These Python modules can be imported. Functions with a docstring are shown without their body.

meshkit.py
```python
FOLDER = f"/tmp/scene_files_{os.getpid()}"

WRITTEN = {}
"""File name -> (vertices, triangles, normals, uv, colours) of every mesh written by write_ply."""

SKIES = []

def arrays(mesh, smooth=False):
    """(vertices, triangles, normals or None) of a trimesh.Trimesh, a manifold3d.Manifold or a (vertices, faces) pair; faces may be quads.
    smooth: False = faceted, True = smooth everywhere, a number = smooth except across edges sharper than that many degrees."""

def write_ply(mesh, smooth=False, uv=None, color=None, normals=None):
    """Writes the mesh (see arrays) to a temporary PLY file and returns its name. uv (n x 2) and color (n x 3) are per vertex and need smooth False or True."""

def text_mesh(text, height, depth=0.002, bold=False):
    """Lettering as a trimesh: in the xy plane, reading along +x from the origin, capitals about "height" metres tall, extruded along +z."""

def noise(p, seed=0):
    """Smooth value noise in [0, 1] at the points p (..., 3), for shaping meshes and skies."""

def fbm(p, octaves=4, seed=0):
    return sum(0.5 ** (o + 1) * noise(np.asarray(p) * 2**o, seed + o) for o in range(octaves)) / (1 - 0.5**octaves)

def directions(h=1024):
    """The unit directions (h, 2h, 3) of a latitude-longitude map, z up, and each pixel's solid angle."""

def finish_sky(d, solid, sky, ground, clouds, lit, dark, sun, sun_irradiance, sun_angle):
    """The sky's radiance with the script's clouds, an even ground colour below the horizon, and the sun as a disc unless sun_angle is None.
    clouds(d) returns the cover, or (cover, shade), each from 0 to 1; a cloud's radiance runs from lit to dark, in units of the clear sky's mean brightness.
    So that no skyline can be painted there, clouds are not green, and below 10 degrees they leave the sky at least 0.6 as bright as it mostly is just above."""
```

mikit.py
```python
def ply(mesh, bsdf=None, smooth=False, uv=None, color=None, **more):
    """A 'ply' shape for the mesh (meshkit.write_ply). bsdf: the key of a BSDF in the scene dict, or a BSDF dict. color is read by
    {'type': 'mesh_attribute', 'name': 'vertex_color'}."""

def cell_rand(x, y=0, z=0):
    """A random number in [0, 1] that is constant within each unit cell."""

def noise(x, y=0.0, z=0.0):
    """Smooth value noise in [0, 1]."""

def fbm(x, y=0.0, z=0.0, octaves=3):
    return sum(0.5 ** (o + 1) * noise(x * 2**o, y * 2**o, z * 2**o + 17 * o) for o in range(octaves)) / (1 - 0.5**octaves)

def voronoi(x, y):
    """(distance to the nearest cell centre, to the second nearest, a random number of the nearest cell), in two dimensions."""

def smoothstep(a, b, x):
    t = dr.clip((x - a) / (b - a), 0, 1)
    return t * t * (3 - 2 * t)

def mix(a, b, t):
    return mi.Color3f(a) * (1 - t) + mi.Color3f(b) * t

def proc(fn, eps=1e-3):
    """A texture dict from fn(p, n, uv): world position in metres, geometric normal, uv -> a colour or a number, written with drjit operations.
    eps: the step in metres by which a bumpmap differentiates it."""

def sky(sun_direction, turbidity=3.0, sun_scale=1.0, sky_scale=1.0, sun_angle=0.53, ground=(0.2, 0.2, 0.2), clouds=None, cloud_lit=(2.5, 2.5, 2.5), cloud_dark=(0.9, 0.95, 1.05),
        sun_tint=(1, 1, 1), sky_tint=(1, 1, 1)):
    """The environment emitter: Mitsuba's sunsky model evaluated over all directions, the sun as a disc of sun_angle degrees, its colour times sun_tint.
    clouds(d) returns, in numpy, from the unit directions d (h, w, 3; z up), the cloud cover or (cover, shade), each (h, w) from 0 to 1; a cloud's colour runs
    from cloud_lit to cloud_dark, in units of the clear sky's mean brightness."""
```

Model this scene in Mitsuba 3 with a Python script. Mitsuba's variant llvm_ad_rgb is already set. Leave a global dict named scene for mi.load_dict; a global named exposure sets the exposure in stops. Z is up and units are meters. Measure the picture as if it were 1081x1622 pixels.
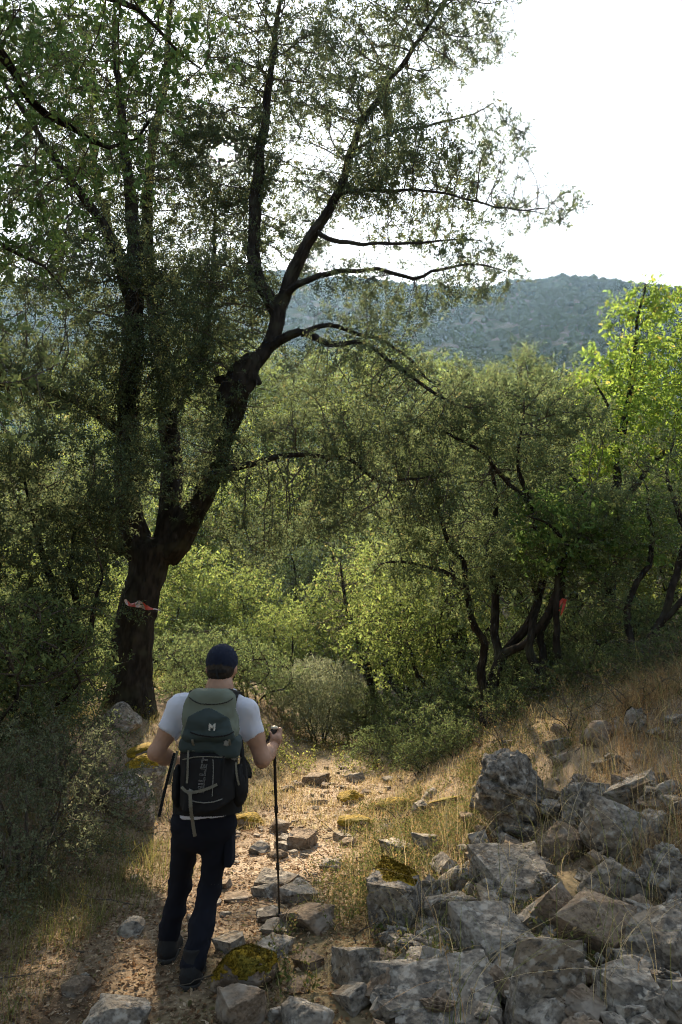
import math
import numpy as np
import trimesh
import mitsuba as mi
import drjit as dr
from scipy.spatial import cKDTree
import mikit
import meshkit
from mikit import proc, noise, fbm, voronoi, smoothstep, mix, cell_rand

T = mi.ScalarTransform4f
scene, labels = {}, {}

# ---------------------------------------------------------------- camera, sky, air, exposure
PITCH, HFOV, EYE = math.radians(11.0), 50.0, 1.65
PHOTO_F = 540.5 / math.tan(math.radians(HFOV / 2))
exposure = 3.4
SUN = (-0.142, 0.788, 0.599)

scene['camera'] = {
    'type': 'perspective', 'fov': HFOV, 'fov_axis': 'x', 'near_clip': 0.05, 'far_clip': 3000.0,
    'to_world': T().look_at(origin=[0, 0, EYE], target=[0, math.cos(PITCH), EYE + math.sin(PITCH)], up=[0, 0, 1]),
    'medium': {'type': 'ref', 'id': 'air'},
}
scene['air'] = {'type': 'homogeneous', 'albedo': {'type': 'rgb', 'value': [0.92, 0.95, 0.97]},
                'sigma_t': {'type': 'rgb', 'value': [0.00008, 0.00013, 0.00021]},
                'phase': {'type': 'hg', 'g': 0.5}}


def veil(d):
    """A bright hazy veil, brightest round the sun as thin high haze is."""
    near = np.clip(d @ (np.array(SUN) / np.linalg.norm(SUN)), -1, 1)
    glow = np.clip(0.5 + 0.5 * near, 0, 1) ** 2.5
    wisps = meshkit.fbm(d * np.array([2.0, 2.0, 5.0]), 4, 3)
    return 0.62 + 0.25 * wisps, 1 - glow


scene['sky'] = mikit.sky(SUN, turbidity=3.2, sun_angle=1.6, ground=(0.10, 0.11, 0.07), clouds=veil,
                         cloud_lit=(1.9, 1.95, 2.0), cloud_dark=(0.42, 0.48, 0.56), sun_tint=(1.0, 1.0, 1.0))

# ---------------------------------------------------------------- helpers


def P(px, py, Y):
    """The point at forward distance Y that the photograph shows at (px, py)."""
    a, b = (px - 540.5) / PHOTO_F, (811.0 - py) / PHOTO_F
    dy, dz = math.cos(PITCH) - math.sin(PITCH) * b, math.sin(PITCH) + math.cos(PITCH) * b
    return np.array([a * Y / dy, Y, EYE + dz * Y / dy])


def numbered(name, parent=None):
    key = f'{parent}__{name}' if parent else name
    used = lambda k: k in labels or k in scene or any(s.startswith(k + '__') for s in scene)
    if not used(key):
        return key
    i = 1
    while used(f'{key}_{i:03d}'):
        i += 1
    return f'{key}_{i:03d}'


def thing(name, label, cat, group=None):
    key = numbered(name)
    labels[key] = {'label': label, 'category': cat}
    if group:
        labels[key]['group'] = group
    return key


def obj(name, mesh, bsdf, parent=None, smooth=False, uv=None, color=None, to_world=None, kind=None):
    key = numbered(name, parent) if parent else name
    more = {} if to_world is None else {'to_world': to_world}
    scene[key] = mikit.ply(mesh, bsdf, smooth=smooth, uv=uv, color=color, **more)
    if kind:
        labels.setdefault(key, {})['kind'] = kind
    return key


def unit(v):
    v = np.asarray(v, float)
    return v / np.maximum(np.linalg.norm(v, axis=-1, keepdims=True), 1e-12)


def S(a, b, x):
    t = np.clip((x - a) / (b - a), 0, 1)
    return t * t * (3 - 2 * t)


def cat_meshes(ms):
    vs, fs, n = [], [], 0
    for v, f in ms:
        vs.append(v)
        fs.append(np.asarray(f) + n)
        n += len(v)
    return np.vstack(vs), np.vstack(fs)


# ---------------------------------------------------------------- materials
def rgb(*c):
    return {'type': 'rgb', 'value': list(c)}


def vcol():
    return {'type': 'mesh_attribute', 'name': 'vertex_color'}


def soil_colour(p, n, uv):
    a = fbm(p.x * 2.3, p.y * 2.3, p.z * 2.3, 4)
    b = fbm(p.x * 31, p.y * 31, p.z * 31, 3)
    g = noise(p.x * 120, p.y * 120, p.z * 120)
    c = mix([0.085, 0.062, 0.042], [0.25, 0.195, 0.135], smoothstep(0.25, 0.75, 0.55 * a + 0.45 * b))
    c = mix(c, mi.Color3f([0.34, 0.30, 0.25]), smoothstep(0.72, 0.9, g) * 0.7)
    mid = p.x - (-1.55 + 0.145 * dr.minimum(p.y, 16.0)) + 0.5 * (fbm(p.x * 1.7, p.y * 1.7, 3.0, 3) - 0.5)
    trodden = smoothstep(0.75, 0.25, dr.abs(mid - 0.15)) * smoothstep(16.0, 12.0, p.y) * smoothstep(4.6, 6.6, p.y + 2.5 * (a - 0.5)) * smoothstep(0.3, 0.55, b)
    c = mix(c, mi.Color3f([0.40, 0.335, 0.265]), trodden * 0.75)
    green = smoothstep(0.52, 0.66, fbm(p.x * 0.7 + 9, p.y * 0.7, 0.0, 3))
    c = mix(c, mi.Color3f([0.12, 0.115, 0.045]), green * 0.35)
    scrub = smoothstep(30.0, 70.0, p.y) * smoothstep(0.25, 0.6, fbm(p.x * 0.13, p.y * 0.13, p.z * 0.13, 4))
    return mix(c, mi.Color3f([0.055, 0.075, 0.028]), scrub)


def soil_bump(p, n, uv):
    return 0.007 * fbm(p.x * 34, p.y * 34, p.z * 34, 4)


scene['soil'] = {'type': 'bumpmap', 'arbitrary': {**proc(soil_bump, 2e-3)}, 'scale': 1.0,
                 'bsdf': {'type': 'principled', 'base_color': proc(soil_colour), 'roughness': 0.95, 'specular': 0.2}}


def rock_colour(p, n, uv):
    big = fbm(p.x * 3.1, p.y * 3.1, p.z * 3.1, 3)
    mid = fbm(p.x * 14, p.y * 14, p.z * 14, 4)
    fine = fbm(p.x * 75, p.y * 75, p.z * 75, 3)
    c = mix([0.085, 0.079, 0.071], [0.27, 0.25, 0.22], smoothstep(0.3, 0.72, 0.6 * mid + 0.4 * fine))
    c = mix(c, mi.Color3f([0.20, 0.155, 0.105]), smoothstep(0.5, 0.7, big) * 0.6)
    dark = smoothstep(0.50, 0.74, fbm(p.x * 40 + 5, p.y * 40, p.z * 40, 4)) * smoothstep(0.35, 0.6, big + 0.1)
    c = mix(c, mi.Color3f([0.045, 0.045, 0.045]), dark * 0.85)
    pale = smoothstep(0.50, 0.72, fbm(p.x * 30, p.y * 30 + 7, p.z * 30, 5))
    return mix(c, mi.Color3f([0.42, 0.405, 0.37]), pale * 0.6)


def rock_bump(p, n, uv):
    a = fbm(p.x * 22, p.y * 22, p.z * 22, 4)
    pits = smoothstep(0.62, 0.75, noise(p.x * 60, p.y * 60, p.z * 60))
    return 0.016 * a - 0.006 * pits


scene['limestone'] = {'type': 'bumpmap', 'arbitrary': proc(rock_bump, 1.5e-3), 'scale': 1.0,
                      'bsdf': {'type': 'principled', 'base_color': proc(rock_colour), 'roughness': 0.85, 'specular': 0.3}}


def brown_rock_colour(p, n, uv):
    mid = fbm(p.x * 11, p.y * 11, p.z * 11, 4)
    fine = fbm(p.x * 70, p.y * 70, p.z * 70, 3)
    c = mix([0.095, 0.072, 0.053], [0.25, 0.20, 0.152], smoothstep(0.3, 0.7, 0.5 * mid + 0.5 * fine))
    return mix(c, mi.Color3f([0.27, 0.255, 0.235]), smoothstep(0.56, 0.7, fbm(p.x * 9 + 3, p.y * 9, p.z * 9, 3)) * 0.6)


scene['brown_limestone'] = {'type': 'bumpmap', 'arbitrary': proc(rock_bump, 1.5e-3), 'scale': 1.0,
                            'bsdf': {'type': 'principled', 'base_color': proc(brown_rock_colour), 'roughness': 0.9, 'specular': 0.25}}


def bark_colour(p, n, uv):
    a = fbm(p.x * 26, p.y * 26, p.z * 7, 4)
    c = mix([0.016, 0.014, 0.012], [0.048, 0.042, 0.036], smoothstep(0.25, 0.85, a))
    return mix(c, mi.Color3f([0.065, 0.07, 0.045]), smoothstep(0.5, 0.8, fbm(p.x * 6, p.y * 6 + 4, p.z * 6, 3)) * 0.5)


def bark_bump(p, n, uv):
    return 0.045 * fbm(p.x * 34, p.y * 34, p.z * 9, 4)


scene['bark'] = {'type': 'bumpmap', 'arbitrary': proc(bark_bump, 2e-3), 'scale': 1.0,
                 'bsdf': {'type': 'principled', 'base_color': proc(bark_colour), 'roughness': 0.95, 'specular': 0.15}}
scene['twig_bark'] = {'type': 'principled', 'base_color': rgb(0.075, 0.066, 0.054), 'roughness': 0.9, 'specular': 0.2}
# leaves: the colour of each leaf stands in its vertices
scene['leaf_leathery'] = {'type': 'principledthin', 'base_color': vcol(), 'roughness': 0.40, 'eta': 1.45, 'diff_trans': 1.05}
scene['leaf_thin'] = {'type': 'principledthin', 'base_color': vcol(), 'roughness': 0.6, 'eta': 1.3, 'diff_trans': 1.4}
scene['dry_plant'] = {'type': 'principledthin', 'base_color': vcol(), 'roughness': 0.75, 'eta': 1.25, 'diff_trans': 0.8}
scene['forest_green'] = {'type': 'twosided', 'bsdf': {'type': 'diffuse', 'reflectance': vcol()}}
# ---------------------------------------------------------------- the ground


def path_x(y):
    return -1.55 + 0.145 * np.minimum(y, 16)


def H(x, y):
    """Height of the ground: a path between a right bank and a left terrace, a flat beyond, a dip and the far valley side."""
    x, y = np.asarray(x, float), np.asarray(y, float)
    u = x - path_x(y)
    fade = 1 - S(16, 26, y)
    v = np.clip((y - 5.5) / 4, 0, 1)
    right = 1.35 * S(0.7 - 0.3 * v, 4.4 - 0.9 * v, u) * S(2.2, 6.6, y) + 0.10 * np.clip(u - 4.4, 0, 30)
    left = 1.0 * S(0.75, 2.5, -u) * S(3.4, 8.2, y) + 0.06 * np.clip(-u - 2.5, 0, 30)
    z = (right + left) * fade
    q = np.stack([x, y, 0 * x], -1)
    near = 1 - S(20, 60, np.hypot(x, y))
    z = z + near * (0.16 * (meshkit.fbm(q * 0.9, 3, 5) - 0.5) + 0.05 * (meshkit.fbm(q * 5.0, 3, 6) - 0.5))
    z = z + 27.0 * S(24, 100, y)
    ridge = 284 + 8 * (meshkit.fbm(np.stack([x * 0.006, 0 * x, 0 * x], -1), 4, 8) - 0.5) * 2 - 0.02 * x
    slope = S(95, 640, y) ** 0.85
    rough = (meshkit.fbm(q * 0.011, 4, 9) - 0.5) * 34 * S(120, 300, y) * (1 - S(560, 640, y))
    return z + ridge * slope + rough - 60 * S(650, 900, y)


def G(px, py, lift=0.0):
    """Where the line of sight through (px, py) meets the ground (raised by lift)."""
    a, b = P(px, py, 1.0) - [0, 0, EYE], np.array([0, 0, EYE])
    Y = np.arange(2.6, 45, 0.02)
    pts = b + Y[:, None] * a
    under = pts[:, 2] < H(pts[:, 0], pts[:, 1]) + lift
    i = np.argmax(under) if under.any() else len(Y) - 1
    return pts[i]


def grid_mesh(xs, ys):
    X, Y = np.meshgrid(xs, ys)
    v = np.stack([X, Y, H(X, Y)], -1).reshape(-1, 3)
    n, m = len(xs), len(ys)
    i, j = np.meshgrid(np.arange(n - 1), np.arange(m - 1))
    a = (j * n + i).ravel()
    return v, np.vstack([np.stack([a, a + 1, a + n + 1], 1), np.stack([a, a + n + 1, a + n], 1)])


s = np.linspace(-1, 1, 191)
gx = np.sign(s) * (5.5 * np.abs(s) + 620 * np.abs(s) ** 6)
gy = np.concatenate([np.linspace(-60, 2, 24)[:-1], 2 + 17 * np.linspace(0, 1, 190), 19 + np.linspace(0, 1, 100)[1:] ** 2.6 * 900])
obj('ground', grid_mesh(gx, gy), 'soil', smooth=True, kind='structure')

# the wooded hillside across the valley
rng = np.random.default_rng(11)


def hill_forest(n, y0, y1, r0, r1, wide):
    y = np.sqrt(rng.uniform(y0 ** 2, y1 ** 2, n * 6))
    x = rng.uniform(-wide, wide, n * 6) * y
    z = H(x, y)
    rocky = meshkit.fbm(np.stack([x * 0.012, z * 0.02, 0 * x], -1), 3, 21)
    keep = (rocky < 0.70) | (rng.uniform(size=len(x)) < 0.35)
    x, y, z = x[keep][:n], y[keep][:n], z[keep][:n]
    base = trimesh.creation.icosahedron().subdivide() if False else trimesh.Trimesh([[1, 0, 0], [-1, 0, 0], [0, 1, 0], [0, -1, 0], [0, 0, 1], [0, 0, -1]], [[0, 2, 4], [2, 1, 4], [1, 3, 4], [3, 0, 4], [2, 0, 5], [1, 2, 5], [3, 1, 5], [0, 3, 5]]).subdivide()
    tri = unit(np.array(base.vertices))[np.array(base.faces)]
    n, k = len(x), len(tri)
    r = rng.uniform(r0, r1, n) * (1 + 0.4 * (rng.uniform(size=n) < 0.12))
    mid = tri.mean(1)
    q = np.stack([x, y, z], -1)[:, None] * 0.37 + mid[None] * 1.6
    out = 0.6 + 0.6 * meshkit.noise(q * 1.7, 4) + rng.uniform(-0.07, 0.08, (n, k))
    spin = unit(rng.normal(size=(n, k, 3)))
    rel = (tri[None] - mid[None, :, None]) * rng.uniform(0.8, 1.4, (n, k, 1, 1))
    rel = rel + 0.28 * np.cross(spin[:, :, None], rel)
    v = np.stack([x, y, z + r * 0.55], -1)[:, None, None] + (mid[None, :, None] * out[..., None, None] + rel) * r[:, None, None, None]
    f = np.arange(n * k * 3).reshape(-1, 3)
    kind_ = meshkit.fbm(np.stack([x * 0.02, y * 0.02, 0 * x], -1), 3, 31)[:, None] + rng.uniform(-0.12, 0.12, (n, 1))
    tone = rng.uniform(0.85, 1.12, n)[:, None] * np.where(kind_ > 0.52, [0.066, 0.100, 0.032], [0.038, 0.072, 0.026])
    tone = tone[:, None] * rng.uniform(0.92, 1.08, (n, k, 1))
    return (v.reshape(-1, 3), f), np.repeat(tone.reshape(-1, 3), 3, 0)


fa, fb = hill_forest(7800, 260, 655, 1.3, 2.4, 0.53), hill_forest(1700, 92, 275, 1.5, 2.6, 0.56)
obj('hillside_forest', cat_meshes([fa[0], fb[0]]), 'forest_green', color=np.vstack([fa[1], fb[1]]), kind='stuff', smooth=False)
labels['hillside_forest'] = {'label': 'dense dark green scrub forest covering the hazy hillside across the valley', 'category': 'forest', 'kind': 'stuff'}
# ---------------------------------------------------------------- trees: limbs given by hand, boughs and twigs grown towards the crown
from scipy.interpolate import PchipInterpolator


def curve_through(pts, n=16):
    pts = np.asarray(pts, float)
    at = np.concatenate([[0], np.cumsum(np.linalg.norm(np.diff(pts, axis=0), axis=1))])
    return PchipInterpolator(at, pts)(np.linspace(0, at[-1], n))


class Tree:
    """Nodes joined to their parents. Hand-placed limbs first, then growth towards points spread through the crown."""

    def __init__(self, seed):
        self.rng = np.random.default_rng(seed)
        self.pos, self.par, self.rad, self.who = [], [], [], []
        self.limbs = 0

    def limb(self, pts, radii, step=0.12, wiggle=0.03):
        pts = np.asarray(pts, float)
        radii = np.interp(np.linspace(0, 1, len(pts)), np.linspace(0, 1, len(radii)), radii)
        at = np.concatenate([[0], np.cumsum(np.linalg.norm(np.diff(pts, axis=0), axis=1))])
        n = max(3, int(at[-1] / step) + 1)
        u = np.linspace(0, at[-1], n)
        p, r = PchipInterpolator(at, pts)(u), np.interp(u, at, radii)
        q = p * 2.2 + self.rng.uniform(0, 50)
        w = np.stack([meshkit.fbm(q, 2, k) - 0.5 for k in (1, 2, 3)], -1) * 2 * wiggle * (3.4 if radii.mean() < 0.05 else 1.3)
        p = p + w * np.minimum(1, np.arange(n) / 4)[:, None]
        parent = int(np.argmin(np.linalg.norm(np.array(self.pos) - p[0], axis=1))) if self.pos else -1
        for k in range(n):
            if k == 0 and parent >= 0:
                continue
            self.pos.append(p[k])
            self.par.append(parent)
            self.rad.append(r[k])
            self.who.append(self.limbs)
            parent = len(self.pos) - 1
        self.limbs += 1
        return self

    def grow(self, A, step=0.13, reach=1.2, kill=0.16, rounds=100, jitter=0.3, sag=0.05, start=None):
        pos, par = np.array(self.pos), list(self.par)
        rng = self.rng
        first = len(pos)
        able = np.ones(len(pos), bool) if start is None else pos[:, 2] > start
        for _ in range(rounds):
            idx = np.flatnonzero(able)
            tree = cKDTree(pos[idx])
            d, i = tree.query(A, distance_upper_bound=reach)
            hit = np.isfinite(d)
            dead = hit & (d < kill)
            use = hit & ~dead
            if not use.any():
                break
            i = idx[i[use]]
            acc = np.zeros_like(pos)
            np.add.at(acc, i, unit(A[use] - pos[i]))
            nodes = np.unique(i)
            new = pos[nodes] + step * unit(unit(acc[nodes]) + jitter * rng.normal(size=(len(nodes), 3)) + np.array([0, 0, -sag]))
            keep = tree.query(new)[0] > 0.45 * step
            A = A[~dead]
            if keep.any():
                pos = np.vstack([pos, new[keep]])
                par += nodes[keep].tolist()
                able = np.concatenate([able, np.ones(keep.sum(), bool)])
        self.who += [-1] * (len(pos) - first)
        self.rad += [0.0] * (len(pos) - first)
        self.pos, self.par = list(pos), par
        return self

    def finish(self, tip=0.0028, power=2.35, smooth_rounds=2):
        self.pos, self.par, self.rad, self.who = (np.array(x) for x in (self.pos, self.par, self.rad, self.who))
        n = len(self.pos)
        given = self.rad.copy()
        kids = [[] for _ in range(n)]
        for k in range(n):
            if self.par[k] >= 0:
                kids[self.par[k]].append(k)
        acc = np.zeros(n)
        for k in range(n - 1, -1, -1):
            if not kids[k]:
                acc[k] = tip ** power
            if self.par[k] >= 0:
                acc[self.par[k]] += acc[k]
        r = acc ** (1 / power)
        self.rad = np.where(self.who >= 0, np.maximum(given, 0.6 * r), r)
        for k in range(n):  # a bough is never thicker than what bears it
            if self.par[k] >= 0:
                self.rad[k] = min(self.rad[k], 0.92 * self.rad[self.par[k]] if self.who[k] != self.who[self.par[k]] else self.rad[self.par[k]])
        self.main = np.full(n, -1)
        for k in range(n):
            same = [c for c in kids[k] if self.who[c] == self.who[k]] or ([] if self.who[k] >= 0 else kids[k])
            if same:
                self.main[k] = max(same, key=lambda c: self.rad[c])
        for _ in range(smooth_rounds):
            p = self.pos
            g = (self.who < 0) & (self.main >= 0)
            q = p.copy()
            q[g] = 0.5 * p[g] + 0.25 * (p[self.par[g]] + p[self.main[g]])
            self.pos = q
        self.dir = unit(np.where(self.par[:, None] >= 0, self.pos - self.pos[self.par], [0, 0, 1.0]))
        self.kids = kids
        return self

    def tubes(self, who=None, thick=0.0):
        """Meshes of the chains: of one limb, or (who = -1) of everything grown."""
        out = []
        for k in range(len(self.pos)):
            if self.who[k] != who:
                continue
            par = self.par[k]
            if par >= 0 and self.main[par] == k:
                continue
            chain = ([par] if par >= 0 else []) + [k]
            while self.main[chain[-1]] >= 0:
                chain.append(self.main[chain[-1]])
            if len(chain) < 2:
                continue
            c = np.array(chain)
            p, r = self.pos[c].copy(), self.rad[c].copy()
            if par >= 0 and self.who[par] != self.who[k]:
                r[0] = min(r[0], r[1] * 1.35)
            if r.max() < thick:
                continue
            out.append(tube(p, r, 3 if r.max() < 0.008 else 5 if r.max() < 0.035 else 8 if r.max() < 0.08 else 40, lumpy=0.12 if r.max() > 0.035 else 0))
        return cat_meshes(out) if out else None


def tube(p, r, sides, lumpy=0.0, flare=0.0, cap=True):
    t = unit(np.gradient(p, axis=0))
    a = np.empty_like(t)
    ref = np.array([1.0, 0, 0]) if abs(t[0, 0]) < 0.8 else np.array([0, 1.0, 0])
    for k in range(len(t)):
        ref = ref - t[k] * (ref @ t[k])
        ref = ref / max(np.linalg.norm(ref), 1e-9)
        a[k] = ref
    b = np.cross(t, a)
    ang = np.arange(sides) * 2 * np.pi / sides
    ring = np.cos(ang)[None, :, None] * a[:, None] + np.sin(ang)[None, :, None] * b[:, None]
    rr = np.broadcast_to(r[:, None], (len(p), sides)).copy()
    if lumpy:
        q = p[:, None] * 3 + ring * 0.9
        rr = rr * (1 + lumpy * 3.0 * (meshkit.fbm(q, 3, 7) - 0.5))
    if sides >= 28:  # furrowed old bark
        q = np.stack(np.broadcast_arrays(np.cos(ang)[None] * 9, np.sin(ang)[None] * 9, np.arange(len(p))[:, None] * 0.35), -1)
        rr = rr - 0.016 * np.clip(1 - np.abs(meshkit.noise(q, 12) - 0.5) * 5, 0, 1) + 0.008 * meshkit.noise(q * 2.1, 13)
    v = p[:, None] + ring * rr[..., None]
    v = v.reshape(-1, 3)
    i, j = np.meshgrid(np.arange(len(p) - 1), np.arange(sides), indexing='ij')
    a0, a1 = (i * sides + j).ravel(), (i * sides + (j + 1) % sides).ravel()
    f = np.vstack([np.stack([a0, a1, a1 + sides], 1), np.stack([a0, a1 + sides, a0 + sides], 1)])
    if cap:
        m = len(v)
        v = np.vstack([v, p[-1:] + t[-1:] * r[-1] * 0.6])
        e = (len(p) - 1) * sides + np.arange(sides)
        f = np.vstack([f, np.stack([e, np.roll(e, -1), np.full(sides, m)], 1)])
    return v, f


def leaves(base, direction, normal, length, width, fine=False):
    """Folded leaf blades: two triangles each, or six with fine."""
    d, n = unit(direction), normal
    w = unit(np.cross(d, n))
    n = np.cross(w, d)
    L, W = length[:, None], width[:, None]
    if fine:
        mid1, mid2, tipp = base + d * L * 0.35 - n * W * 0.03, base + d * L * 0.7 - n * W * 0.06, base + d * L - n * L * 0.12
        l1, r1 = base + d * L * 0.3 + w * W * 0.48 + n * W * 0.12, base + d * L * 0.3 - w * W * 0.48 + n * W * 0.12
        l2, r2 = base + d * L * 0.68 + w * W * 0.38 + n * W * 0.06, base + d * L * 0.68 - w * W * 0.38 + n * W * 0.06
        v = np.stack([base, l1, l2, tipp, r2, r1, mid1], 1).reshape(-1, 3)
        f = np.array([[0, 1, 6], [1, 2, 6], [2, 3, 6], [3, 4, 6], [4, 5, 6], [5, 0, 6]])
        k = 7
    else:
        v = np.stack([base, base + d * L * 0.45 + w * W * 0.5 + n * W * 0.15, base + d * L, base + d * L * 0.45 - w * W * 0.5 + n * W * 0.15], 1).reshape(-1, 3)
        f = np.array([[0, 1, 2], [0, 2, 3]])
        k = 4
    return (v, (f[None] + (np.arange(len(base)) * k)[:, None, None]).reshape(-1, 3)), k


def clumped(rng, pos, ids, per, freq, lo=0.36, hi=0.58):
    """Twigs repeated so that leaves gather in clumps with gaps between."""
    n = np.clip(S(lo, hi, meshkit.fbm(pos[ids] * freq, 2, 41)) * per + rng.uniform(-0.5, 0.5, len(ids)), 0, None)
    return np.repeat(ids, np.round(n).astype(int))


def sprays(rng, pos, direction, per, count, spread, size, aspect, tones, length=0.13, up=0.35, fine=False, droop=0.0):
    """Leafy sprigs round twig points. tones: (colour, weight) pairs. Returns (mesh, colours)."""
    pos, direction = np.repeat(pos, per, 0), np.repeat(direction, per, 0)
    m = len(pos)
    sd = unit(direction * 0.7 + rng.normal(size=(m, 3)) * spread + np.array([0, 0, up - droop]))
    sl = length * rng.uniform(0.5, 1.3, m)
    start = pos + rng.normal(size=(m, 3)) * 0.02
    a = unit(np.cross(sd, rng.normal(size=(m, 3))))
    b = np.cross(sd, a)
    t = (np.arange(count) + 0.6) / count
    phi = np.arange(count) * 2.4 + rng.uniform(0, 6.28, (m, 1))
    radial = np.cos(phi)[..., None] * a[:, None] + np.sin(phi)[..., None] * b[:, None]
    at = start[:, None] + sd[:, None] * (sl[:, None] * t)[..., None]
    ld = unit(sd[:, None] * 0.55 + radial * 0.8 + rng.normal(size=(m, count, 3)) * 0.25 + np.array([0, 0, -droop]))
    ln = unit(np.cross(np.cross(ld, sd[:, None] + 1e-3), ld) + rng.normal(size=(m, count, 3)) * 0.45 + np.array([0, 0, 0.5]))
    N = m * count
    L = size * rng.uniform(0.6, 1.25, N)
    W = L * aspect * rng.uniform(0.8, 1.2, N)
    mesh, k = leaves(at.reshape(-1, 3), ld.reshape(-1, 3), ln.reshape(-1, 3), L, W, fine)
    cols, wts = np.array([c for c, _ in tones], float), np.array([w for _, w in tones], float)
    pick = rng.choice(len(cols), size=N, p=wts / wts.sum())
    tint = cols[pick] * rng.uniform(0.72, 1.28, (N, 1)) * np.repeat(rng.uniform(0.85, 1.15, m), count)[:, None]
    st = sl[:, None] * sd
    side = unit(np.cross(sd, rng.normal(size=(m, 3)))) * 0.0018
    sv = np.stack([start - side, start + side, start + st], 1).reshape(-1, 3)
    v = np.vstack([mesh[0], sv])
    f = np.vstack([mesh[1], np.arange(3 * m).reshape(-1, 3) + len(mesh[0])])
    return (v, f), np.vstack([np.repeat(tint, k, 0), np.tile([[0.07, 0.06, 0.04]], (3 * m, 1))])


def blobs(rng, spec):
    """Points filling ellipsoids: (centre, radii, count)."""
    out = []
    for c, r, n in spec:
        q = unit(rng.normal(size=(n, 3))) * rng.uniform(0, 1, (n, 1)) ** 0.42
        out.append(np.asarray(c) + q * np.asarray(r))
    return np.vstack(out)


def tree_parts(key, t, foliage, leaf_bsdf, names, branch_bsdf='twig_bark', thick=0.0):
    """names: one part name for each hand-placed limb."""
    for k, name in enumerate(names):
        m = t.tubes(k)
        if m is not None:
            obj(name, m, 'bark', key, smooth=60)
    g = t.tubes(-1, thick)
    if g is not None:
        k = obj('branches', g, branch_bsdf, key, smooth=False)
        labels[k] = {'kind': 'stuff'}
    if foliage is not None:
        k = obj('foliage', foliage[0], leaf_bsdf, key, color=foliage[1])
        labels[k] = {'kind': 'stuff'}


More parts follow.
